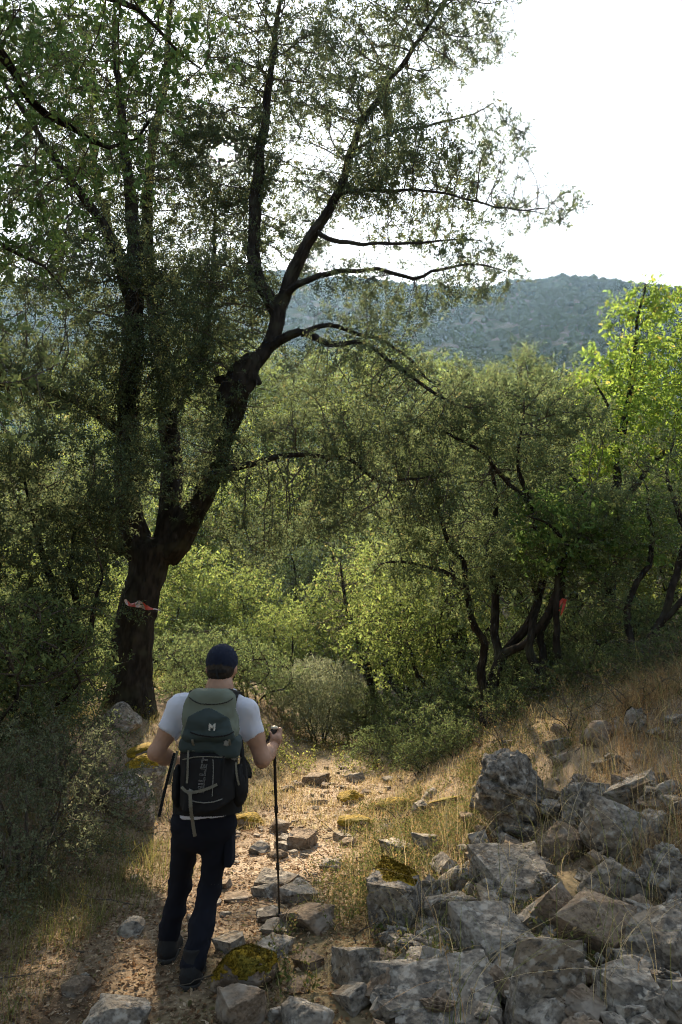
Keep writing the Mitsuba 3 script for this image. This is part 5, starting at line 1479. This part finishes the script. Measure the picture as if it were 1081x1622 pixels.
obj('brim', (np.vstack([top_, low_]), np.vstack([bq, bq[:, ::-1] + len(bv)])), 'navy_cap', cap, smooth=True)
band = [at(0.089 * math.sin(a_), -0.010 - 0.107 * math.cos(a_), -0.030 - 0.010 * math.cos(a_)) for a_ in np.linspace(-0.6, 0.6, 13)]
obj('back_strap', ribbon(band, 0.016, 0.004, [0, -1, 0]), 'black_nylon', cap)
obj('strap_tail', ribbon([at(0.002, -0.120, -0.03), at(0.006, -0.121, -0.055), at(0.016, -0.118, -0.082)], 0.011, 0.003, [0, -1, 0]), 'black_nylon', cap)

# -- the shirt
Sf = Field(J['hips'] + [-0.42, -0.24, -0.12], J['neck'] + [0.36, 0.26, 0.10], 0.009)
Sf.bone(J['neck'] + [0, 0, -0.01], J['chest'], 0.085, 0.146, k=0.06, flat=([0, 1, 0], 1.38)).bone(J['chest'], J['waist'], 0.150, 0.146, k=0.06, flat=([0, 1, 0], 1.34)).bone(J['waist'], J['hips'] + [0, 0, -0.05], 0.146, 0.172, k=0.06, flat=([0, 1, 0], 1.25))
for a, b, sx in (('lsh', 'lel', -1), ('rsh', 'rel', 1)):
    Sf.bone(J['neck'] + [sx * 0.05, 0, -0.055], J[a], 0.064, 0.068, k=0.06)
    arm = Field(Sf.lo, Sf.lo + (np.array(Sf.F.shape) - 1) * Sf.h - 1e-6, Sf.h)
    arm.bone(J[a], J[a] * 0.30 + J[b] * 0.70, 0.070, 0.074, k=0.05)
    arm.keep(J[a] * 0.40 + J[b] * 0.60, unit(J[b] - J[a]) + np.array([sx * 0.15, -0.2, 0]))
    hh = np.clip(0.05 - np.abs(Sf.F - arm.F), 0, None) / 0.05
    Sf.F = np.minimum(Sf.F, arm.F) - hh * hh * 0.05 * 0.25 * (arm.F < 0.06)
Sf.fold(0.022, 5.5, (1.0, 1, 0.6), 11).fold(0.011, 12, (1.5, 1, 0.5), 13)
Sf.keep(J['hips'] + [0, 0, 0.015], [0.06, 0, -1]).keep(J['neck'] + [0, 0, 0.012], [0, -0.25, 1])
obj('shirt', Sf.mesh(4), 'white_cotton', person, smooth=True)

# -- the trousers
Tf = Field(np.minimum(lf, rf) * [1, 1, 1] + [-0.22, -0.32, -0.02], J['hips'] + [0.34, 0.40, 0.10], 0.009)
Tf.bone(J['hips'] + [0, 0, 0.05], J['hips'] + [0, 0, -0.02], 0.150, 0.160, k=0.05, flat=([0, 1, 0], 1.3))
for a, b, c in (('lhip', 'lkn', 'lan'), ('rhip', 'rkn', 'ran')):
    Tf.bone(J[a] + [0, 0, -0.01], J[b], 0.090, 0.065, k=0.035).bone(J[b], J[b] * 0.5 + J[c] * 0.5, 0.065, 0.064, k=0.03).bone(J[b] * 0.5 + J[c] * 0.5, J[c] + [0, -0.01, -0.01], 0.064, 0.067, k=0.03)
Tf.fold(0.016, 6, (1, 1, 0.5), 17).fold(0.009, 10, (0.8, 0.8, 1.6), 19)
for c, g_ in (('lan', lf), ('ran', rf)):
    p_ = Tf._pts(tuple(slice(None) for _ in range(3)))
    near_ = np.linalg.norm(p_[..., :2] - J[c][:2], axis=-1) < 0.125
    low = (p_[..., 2] < J[c][2] - (0.035 if c == 'lan' else 0.055) + 0.010 * np.sin(p_[..., 0] * 40))
    Tf.F = np.where(near_ & (p_[..., 2] < J[c][2] + 0.02), np.maximum(Tf.F, (J[c][2] - (0.035 if c == 'lan' else 0.055)) - p_[..., 2] + 0.008 * np.sin(p_[..., 0] * 45 + 1)), Tf.F)
Tf.keep(J['hips'] + [0, 0, 0.055], [0, 0, 1])
trousers = obj('trousers', Tf.mesh(4), 'navy_trouser', person, smooth=True)
pk = grid_round(J['rhip'] * 0.55 + J['rkn'] * 0.45 + [0.085, -0.01, 0.02], 0.13, 0.006)
pk.box(J['rhip'] * 0.55 + J['rkn'] * 0.45 + [0.078, 0.0, 0.02], (0.022, 0.07, 0.09), 0.016).crumple(0.004, 20, (1, 1, 1), 3)
obj('cargo_pocket', pk.mesh(3), 'navy_trouser', trousers, smooth=True)

# -- the boots
for nm, g_, an, heel_up in (('boot', lf, J['lan'], 0.0), ('boot', rf, J['ran'], 0.0)):
    z0 = g_[2]
    f_ = Field([g_[0] - 0.09, g_[1] - 0.06, z0 - 0.03], [g_[0] + 0.09, g_[1] + 0.33, z0 + 0.22], 0.007)
    f_.bone([g_[0], g_[1] + 0.055, z0 + 0.055], [g_[0], g_[1] + 0.20, z0 + 0.045], 0.046, 0.044, k=0.03).ball([g_[0], g_[1] + 0.235, z0 + 0.040], (0.049, 0.065, 0.036), k=0.03)
    f_.bone([g_[0], g_[1] + 0.06, z0 + 0.05], [an[0], an[1] - 0.01, z0 + 0.17], 0.044, 0.048, k=0.04)
    f_.crumple(0.003, 30, (1, 1, 1), 2)
    f_.keep([0, 0, z0 + 0.022], [0, 0, -1]).keep([0, 0, z0 + 0.175], [0, 0, 1])
    bt = obj(nm, f_.mesh(2), 'boot_leather', person, smooth=True) if True else None
    s2 = Field([g_[0] - 0.09, g_[1] - 0.06, z0 - 0.03], [g_[0] + 0.09, g_[1] + 0.34, z0 + 0.08], 0.007)
    s2.bone([g_[0], g_[1] + 0.05, z0 + 0.02], [g_[0], g_[1] + 0.235, z0 + 0.02], 0.049, 0.052, k=0.02)
    s2.keep([0, 0, z0 + 0.030], [0, 0, 1]).keep([0, 0, z0 - 0.006], [0, 0, -1])
    s2.box([g_[0], g_[1] + 0.115, z0 - 0.004], (0.06, 0.018, 0.010), 0.003)
    obj('sole', s2.mesh(1), 'rubber', bt, smooth=True)
    for k_ in range(3):
        obj('lace', tube(curve([[g_[0] - 0.03, g_[1] + 0.14 - 0.02 * k_, z0 + 0.10 + 0.022 * k_], [g_[0], g_[1] + 0.155 - 0.02 * k_, z0 + 0.112 + 0.022 * k_], [g_[0] + 0.03, g_[1] + 0.14 - 0.02 * k_, z0 + 0.10 + 0.022 * k_]], 7), np.full(7, 0.003), 5), 'grey_webbing', bt, smooth=True)

# ---------------------------------------------------------------- the backpack
pack = thing('backpack', 'large black hiking backpack with sage green lid worn on the back of the hiker', 'backpack')
YB = 3.93
RP = trimesh.transformations.euler_matrix(math.radians(-5), math.radians(-1.5), 0, 'sxyz')[:3, :3]
bc = P(331, 1228, YB + 0.03)
Pf = Field(bc - [0.30, 0.22, 0.30], bc + [0.30, 0.22, 0.32], 0.008)
Pf.box(bc + [0, 0.02, 0.02], (0.152, 0.105, 0.195), 0.055, RP, taper=0.0, k=0.03)
Pf.box(bc + [-0.01, -0.075, -0.03], (0.115, 0.045, 0.150), 0.035, RP, k=0.03)                          # the front pocket
Pf.box(bc + [-0.03, 0.06, -0.135], (0.145, 0.07, 0.05), 0.04, RP, k=0.03)
Pf.fold(0.022, 6, (1, 1, 0.7), 23).fold(0.007, 15, (1, 1, 0.7), 24)
Pf.keep(bc + [0.07, 0, -0.145], [0.55, 0, -1])
pbody = Pf.mesh(4)
main = obj('pack_body', pbody, 'black_nylon', pack, smooth=True)
lc = P(334, 1130, YB + 0.03)
Lf = Field(lc - [0.27, 0.22, 0.22], lc + [0.27, 0.22, 0.22], 0.0075)
Lf.box(lc + [0, 0.02, -0.005], (0.142, 0.115, 0.140), 0.072, RP, taper=0.15, k=0.03)
Lf.box(lc + [0, -0.045, -0.06], (0.135, 0.065, 0.085), 0.055, RP, taper=0.10, k=0.04)
Lf.fold(0.026, 5.5, (1, 1, 1), 29).fold(0.008, 14, (1, 1, 1.0), 30)
lid_m = Lf.mesh(4)
lid = obj('lid', lid_m, 'sage_nylon', pack, smooth=True)
Df = Field(lc - [0.27, 0.22, 0.22], lc + [0.27, 0.22, 0.22], 0.0075)
Df.F = Lf.F - 0.004
p_ = Df._pts(tuple(slice(None) for _ in range(3))) - lc
Df.F = np.maximum(Df.F, np.maximum(np.abs(p_[..., 0] - 0.005) - 0.105 - 0.35 * np.clip(-p_[..., 2] - 0.02, 0, 1), np.maximum(p_[..., 2] - 0.035 + 0.9 * np.abs(p_[..., 0]) ** 1.3, p_[..., 1] - 0.0)))
lid_front = Df.mesh(2)
obj('lid_front', lid_front, 'teal_nylon', lid, smooth=True)
Kf = Field(lc - [0.30, 0.22, 0.30], lc + [0.30, 0.22, 0.05], 0.008)
Kf.box(lc + [0, 0.03, -0.155], (0.152, 0.112, 0.045), 0.035, RP, k=0.03).box(lc + [0.112, -0.04, -0.17], (0.055, 0.055, 0.05), 0.025, RP, k=0.03).crumple(0.012, 13, (1, 1, 1), 31, 3)
obj('collar', Kf.mesh(3), 'teal_nylon', pack, smooth=True)
for sx, nm in ((1, 'side_pocket'), (-1, 'side_pocket')):
    f_ = grid_round(bc + [sx * 0.185, 0.02, -0.06], 0.17, 0.008)
    f_.ball(bc + [sx * 0.160, 0.01, -0.05], (0.045 if sx > 0 else 0.028, 0.07, 0.105)).crumple(0.006, 15, (1, 1, 1), 37)
    obj(nm, f_.mesh(3), 'black_nylon', pack, smooth=True)


def on_front(meshes, x, z, lift):
    """Points lifted a little off the rearmost faces of the pack at (x, z)."""
    v = np.vstack([m[0] for m in meshes])
    out = []
    for a, b in zip(np.ravel(x), np.ravel(z)):
        d2 = (v[:, 0] - a) ** 2 + (v[:, 2] - b) ** 2
        near_ = v[d2 < 0.014 ** 2]
        if not len(near_):
            near_ = v[np.argsort(d2)[:12]]
        out.append(near_[:, 1].min() - lift)
    return np.array(out)


def strap_on(pix, width, bsdf, name, parent, meshes, lift=0.004, thick=0.003, n=14):
    w = curve([P(a, b, YB - 0.1) for a, b in pix], n)
    w[:, 1] = on_front(meshes, w[:, 0], w[:, 2], lift)
    w[:, 1] = np.convolve(np.pad(w[:, 1], 1, 'edge'), [0.25, 0.5, 0.25], 'valid')
    return obj(name, ribbon(w, width, thick, [0, -1, 0.1]), bsdf, parent)


front = [pbody, lid_front, lid_m]
strap_on([(295, 1188), (296, 1215), (295, 1242)], 0.010, 'grey_webbing', 'compression_strap', pack, [pbody])
strap_on([(286, 1248), (300, 1256), (322, 1252), (344, 1243)], 0.014, 'grey_webbing', 'compression_strap', pack, [pbody], lift=0.006)
strap_on([(352, 1186), (353, 1215), (352, 1245)], 0.010, 'black_nylon', 'compression_strap', pack, [pbody])
strap_on([(287, 1205), (318, 1200), (350, 1201), (378, 1206)], 0.005, 'grey_webbing', 'zip', pack, [pbody], lift=0.002, thick=0.002, n=20)
strap_on([(300, 1268), (325, 1272), (352, 1266)], 0.005, 'buckle_plastic', 'zip', pack, [pbody], lift=0.002, thick=0.002, n=16)
strap_on([(336, 1204), (337, 1225), (336, 1262)], 0.004, 'buckle_plastic', 'seam', pack, [pbody], lift=0.001, thick=0.002, n=16)
strap_on([(296, 1105), (306, 1112), (318, 1116), (334, 1117), (352, 1115), (366, 1108)], 0.004, 'black_nylon', 'seam', pack, [lid_m], lift=0.001, thick=0.002, n=20)
strap_on([(300, 1160), (318, 1166), (336, 1168), (356, 1166), (370, 1160)], 0.006, 'black_nylon', 'zip', pack, [lid_front, lid_m], lift=0.002, thick=0.002, n=20)
strap_on([(362, 1172), (363, 1182), (360, 1192)], 0.012, 'grey_webbing', 'lid_strap', pack, front, lift=0.004)
strap_on([(304, 1172), (304, 1182), (303, 1192)], 0.012, 'grey_webbing', 'lid_strap', pack, front, lift=0.004)
h0 = P(301, 1255, YB - 0.12)
obj('loose_strap', ribbon(curve([h0, P(302, 1275, YB - 0.12), P(305, 1300, YB - 0.07), P(309, 1325, YB - 0.02)], 12), 0.017, 0.003, [0.2, -1, 0]), 'grey_webbing', pack)
obj('loose_strap', ribbon(curve([P(277, 1193, YB + 0.06), P(268, 1225, YB + 0.03), P(260, 1258, YB + 0.02), P(252, 1294, YB + 0.02)], 12), 0.015, 0.004, [0.3, -1, 0]), 'black_nylon', pack)
obj('loose_strap', ribbon(curve([P(281, 1190, YB + 0.0), P(275, 1215, YB), P(268, 1243, YB + 0.02)], 10), 0.012, 0.003, [0.3, -1, 0]), 'grey_webbing', pack)
obj('load_strap', ribbon(curve([P(383, 1172, YB + 0.06), P(385, 1195, YB + 0.02), P(388, 1230, YB), P(386, 1258, YB + 0.02)], 10), 0.014, 0.004, [0.4, -1, 0]), 'black_nylon', pack)
obj('load_strap', ribbon(curve([P(374, 1208, YB - 0.04), P(375, 1225, YB - 0.05), P(379, 1244, YB - 0.04)], 8), 0.010, 0.003, [0.2, -1, 0]), 'grey_webbing', pack)
for sx, a in ((-1, 'lsh'), (1, 'rsh')):
    s0 = J['neck'] * 0.45 + J[a] * 0.55
    pts = [s0 + [sx * 0.0, -0.155, -0.02], s0 + [sx * 0.005, -0.07, 0.062], s0 + [sx * 0.005, 0.03, 0.055], s0 + [0, 0.125, -0.02], s0 + [-sx * 0.01, 0.145, -0.17], s0 + [sx * 0.05, 0.10, -0.32], s0 + [sx * 0.08, -0.04, -0.38]]
    obj('shoulder_strap', ribbon(curve(pts, 26), 0.062, 0.014, [0, -0.05, 1.0] if False else [sx * 0.25, 0.35, 0.9]), 'black_nylon', pack, smooth=30)
wb = J['waist'] + [0, 0, -0.085]
obj('hip_belt', ribbon([wb + np.array([0.178 * math.sin(a_), -0.135 * math.cos(a_), 0.0]) for a_ in np.linspace(-2.9, 2.9, 36)], 0.012, 0.085, [0, 0, 1.0]), 'black_nylon', pack, smooth=30)
for px_, py_ in ((358, 1178), (301, 1255), (368, 1203)):
    c = P(px_, py_, YB - 0.10)
    c[1] = float(on_front(front, [c[0]], [c[2]], 0.008)[0])
    b_ = trimesh.creation.box((0.020, 0.008, 0.024))
    b_.apply_transform(trimesh.transformations.rotation_matrix(0.4, [0, 1, 0]))
    hole = trimesh.creation.box((0.024, 0.010, 0.005))
    m_ = cat_meshes([(np.array(b_.vertices), b_.faces), (np.array(hole.vertices) + [0, -0.001, 0.006], hole.faces), (np.array(hole.vertices) + [0, -0.001, -0.008], hole.faces)])
    obj('buckle', (m_[0] + c, m_[1]), 'buckle_plastic', pack)

# lettering printed on the pack
from shapely.geometry import Polygon, box as sbox
from shapely.ops import unary_union
GLYPH = {
    'M': Polygon([(0, 0), (0, 1), (0.24, 1), (0.5, 0.62), (0.76, 1), (1, 1), (1, 0), (0.74, 0), (0.74, 0.58), (0.5, 0.26), (0.26, 0.58), (0.26, 0)]),
    'I': sbox(0, 0, 0.28, 1), 'L': unary_union([sbox(0, 0, 0.28, 1), sbox(0, 0, 0.8, 0.26)]),
    'E': unary_union([sbox(0, 0, 0.28, 1), sbox(0, 0, 0.8, 0.22), sbox(0, 0.39, 0.74, 0.61), sbox(0, 0.78, 0.8, 1)]), 'T': unary_union([sbox(0, 0.76, 0.9, 1), sbox(0.31, 0, 0.59, 1)])}


def print_on(poly, origin, right, up, size, bsdf, name, parent, meshes):
    parts_ = []
    for g_ in getattr(poly, 'geoms', [poly]):
        m_ = trimesh.creation.extrude_polygon(g_.segmentize(0.12), 0.02, engine='earcut')
        parts_.append((np.array(m_.vertices), np.array(m_.faces)))
    v, f = cat_meshes(parts_)
    w = origin + (v[:, :1] * right + v[:, 1:2] * up) * size
    w[:, 1] = on_front(meshes, w[:, 0], w[:, 2], 0.0025) - v[:, 2] * 0.05
    obj(name, (w, f), bsdf, parent)


o = P(329.5, 1158, YB - 0.1)
print_on(GLYPH['M'], o, np.array([1.0, 0, 0.0]), np.array([0.03, 0, 1.0]), 0.034, 'white_print', 'logo', lid, [lid_front])
o = P(322, 1257, YB - 0.1)
up_ = unit(P(327.5, 1209, YB - 0.1) - o)
left_ = np.array([-up_[2], 0, up_[0]])
adv = 0.0
for ch in 'MILLET':
    g_ = GLYPH[ch]
    wdt = g_.bounds[2]
    print_on(g_.difference(g_.buffer(-0.075)), o + up_ * adv, up_, left_, 0.031, 'grey_print', 'letter', main, [pbody])
    adv += 0.031 * (wdt + 0.17)

# ---------------------------------------------------------------- the trekking pole
pole = thing('trekking_pole', 'black trekking pole with pale knob held upright in the right hand of the hiker', 'trekking pole')
ax_ = unit(shaft_top - tip_)
ln = np.linalg.norm(shaft_top - tip_)
seg_ = lambda a, b, r0, r1, s=12: tube(np.array([tip_ + ax_ * ln * a, tip_ + ax_ * ln * (a + b) / 2, tip_ + ax_ * ln * b]), np.array([r0, (r0 + r1) / 2, r1]), s)
obj('lower_shaft', seg_(0.03, 0.36, 0.0062, 0.0062), 'pole_black', pole, smooth=50)
obj('middle_shaft', seg_(0.34, 0.70, 0.0075, 0.0075), 'pole_black', pole, smooth=50)
obj('upper_shaft', seg_(0.68, 1.0, 0.0088, 0.0088), 'pole_black', pole, smooth=50)
for a in (0.345, 0.69):
    obj('lock', seg_(a - 0.018, a + 0.018, 0.0115, 0.0115), 'pole_black', pole, smooth=50)
obj('tip', tube(np.array([tip_ - ax_ * 0.01, tip_ + ax_ * 0.012, tip_ + ax_ * 0.04]), np.array([0.002, 0.0045, 0.006]), 8), 'steel', pole, smooth=50)
bk = [tip_ + ax_ * 0.055 + 0.02 * (math.cos(a) * np.array([1, 0, 0]) + math.sin(a) * np.array([0, 1, 0])) for a in np.linspace(0, 2 * math.pi, 17)]
obj('basket', cat_meshes([tube(np.array(bk), np.full(17, 0.003), 5), tube(np.array([tip_ + ax_ * 0.05, tip_ + ax_ * 0.056, tip_ + ax_ * 0.062]), np.array([0.016, 0.02, 0.008]), 12)]), 'rubber', pole, smooth=50)
gp = curve([shaft_top - ax_ * 0.01, grip_low, 0.5 * (grip_low + grip_top), grip_top], 12)
obj('grip', tube(gp, np.array([0.010, 0.013, 0.0145, 0.0150, 0.0155, 0.0165, 0.0160, 0.0168, 0.016, 0.017, 0.0185, 0.019]), 14), 'rubber', pole, smooth=50)
kf = grid_round(grip_top + ga * 0.008, 0.04, 0.003)
kf.ball(grip_top + ga * 0.007, (0.021, 0.023, 0.0125))
obj('knob', kf.mesh(2), 'pole_knob', pole, smooth=True)
obj('wrist_strap', ribbon(curve([grip_top + [-0.01, -0.01, -0.01], P(420, 1180, 4.42), P(408, 1202, 4.36), P(407, 1212, 4.34), P(414, 1217, 4.34), P(424, 1210, 4.38), P(430, 1190, 4.40)], 22), 0.012, 0.002, [0.3, -1, 0.2]), 'rubber', pole)

# ---------------------------------------------------------------- marker ribbons


def plastic(p, n, uv):
    return mix([0.50, 0.085, 0.065], [0.56, 0.46, 0.44], smoothstep(0.45, 0.5, 0.5 + 0.5 * dr.sin((p.x * 1.0 + p.z * 0.35) * 34 + 1.2)))


scene['barrier_tape'] = {'type': 'twosided', 'bsdf': {'type': 'principled', 'base_color': proc(plastic), 'roughness': 0.35}}
scene['red_tape'] = {'type': 'twosided', 'bsdf': {'type': 'principled', 'base_color': rgb(0.42, 0.045, 0.025), 'roughness': 0.4}}


def flutter(points, widths, faces, seed):
    p = curve(points, 30)
    w = np.interp(np.linspace(0, 1, 30), np.linspace(0, 1, len(widths)), widths)
    n = curve(faces, 30)
    t = unit(np.gradient(p, axis=0))
    s = unit(np.cross(t, n))
    rows = [p + s * (w * k)[:, None] + unit(n) * (0.012 * (meshkit.noise(np.column_stack([np.arange(30) * 0.4, np.full(30, k * 2), np.full(30, seed)]), 2) - 0.5))[:, None] for k in (-0.5, 0, 0.5)]
    v = np.stack(rows, 1).reshape(-1, 3)
    f = [[i * 3 + j, i * 3 + j + 1, i * 3 + j + 4, i * 3 + j + 3] for i in range(29) for j in range(2)]
    return v, np.array(f)


yt = 9.0
k = thing('barrier_tape', 'torn red and white barrier tape caught on a twig in front of the oak trunk', 'tape')
obj('fluttering_end', flutter([P(198, 950, yt - 0.12), P(207, 958, yt - 0.1), P(220, 957, yt - 0.12), P(233, 963, yt - 0.1), P(245, 965, yt - 0.05), P(255, 967, yt)], [0.03, 0.07, 0.085, 0.065, 0.022, 0.012], [[0, -1, 0.3], [0.5, -1, 1.2], [-0.3, -1, -0.5], [0.4, -0.6, 0.9], [0, -1, 0.2]], 1), 'barrier_tape', k, smooth=True)
k = thing('marker_ribbon', 'small red marker ribbon tied to a curling stem of the low shrub tree', 'ribbon')
obj('knot', flutter([P(893, 948, 8.95), P(888, 955, 8.93), P(884, 962, 8.95), P(888, 968, 8.93)], [0.02, 0.04, 0.045, 0.02], [[0.3, -1, 0.2], [-0.4, -1, 0.4], [0.4, -1, 0]], 2), 'red_tape', k, smooth=True)
obj('tail', flutter([P(890, 955, 8.95), P(896, 950, 8.92), P(893, 962, 8.9), P(889, 975, 8.92)], [0.02, 0.035, 0.03, 0.012], [[0.3, -1, 0.2], [-0.6, -1, 0.4], [0.4, -1, 0]], 3), 'red_tape', k, smooth=True)
# ---------------------------------------------------------------- the haze
scene['haze'] = {'type': 'cube', 'to_world': T().translate([0, 425, 150]).scale([900, 560, 260]), 'bsdf': {'type': 'null'}, 'interior': {'type': 'ref', 'id': 'air'}}
labels['haze'] = {'label': 'thin bluish haze filling the air of the valley', 'category': 'haze', 'kind': 'stuff'}
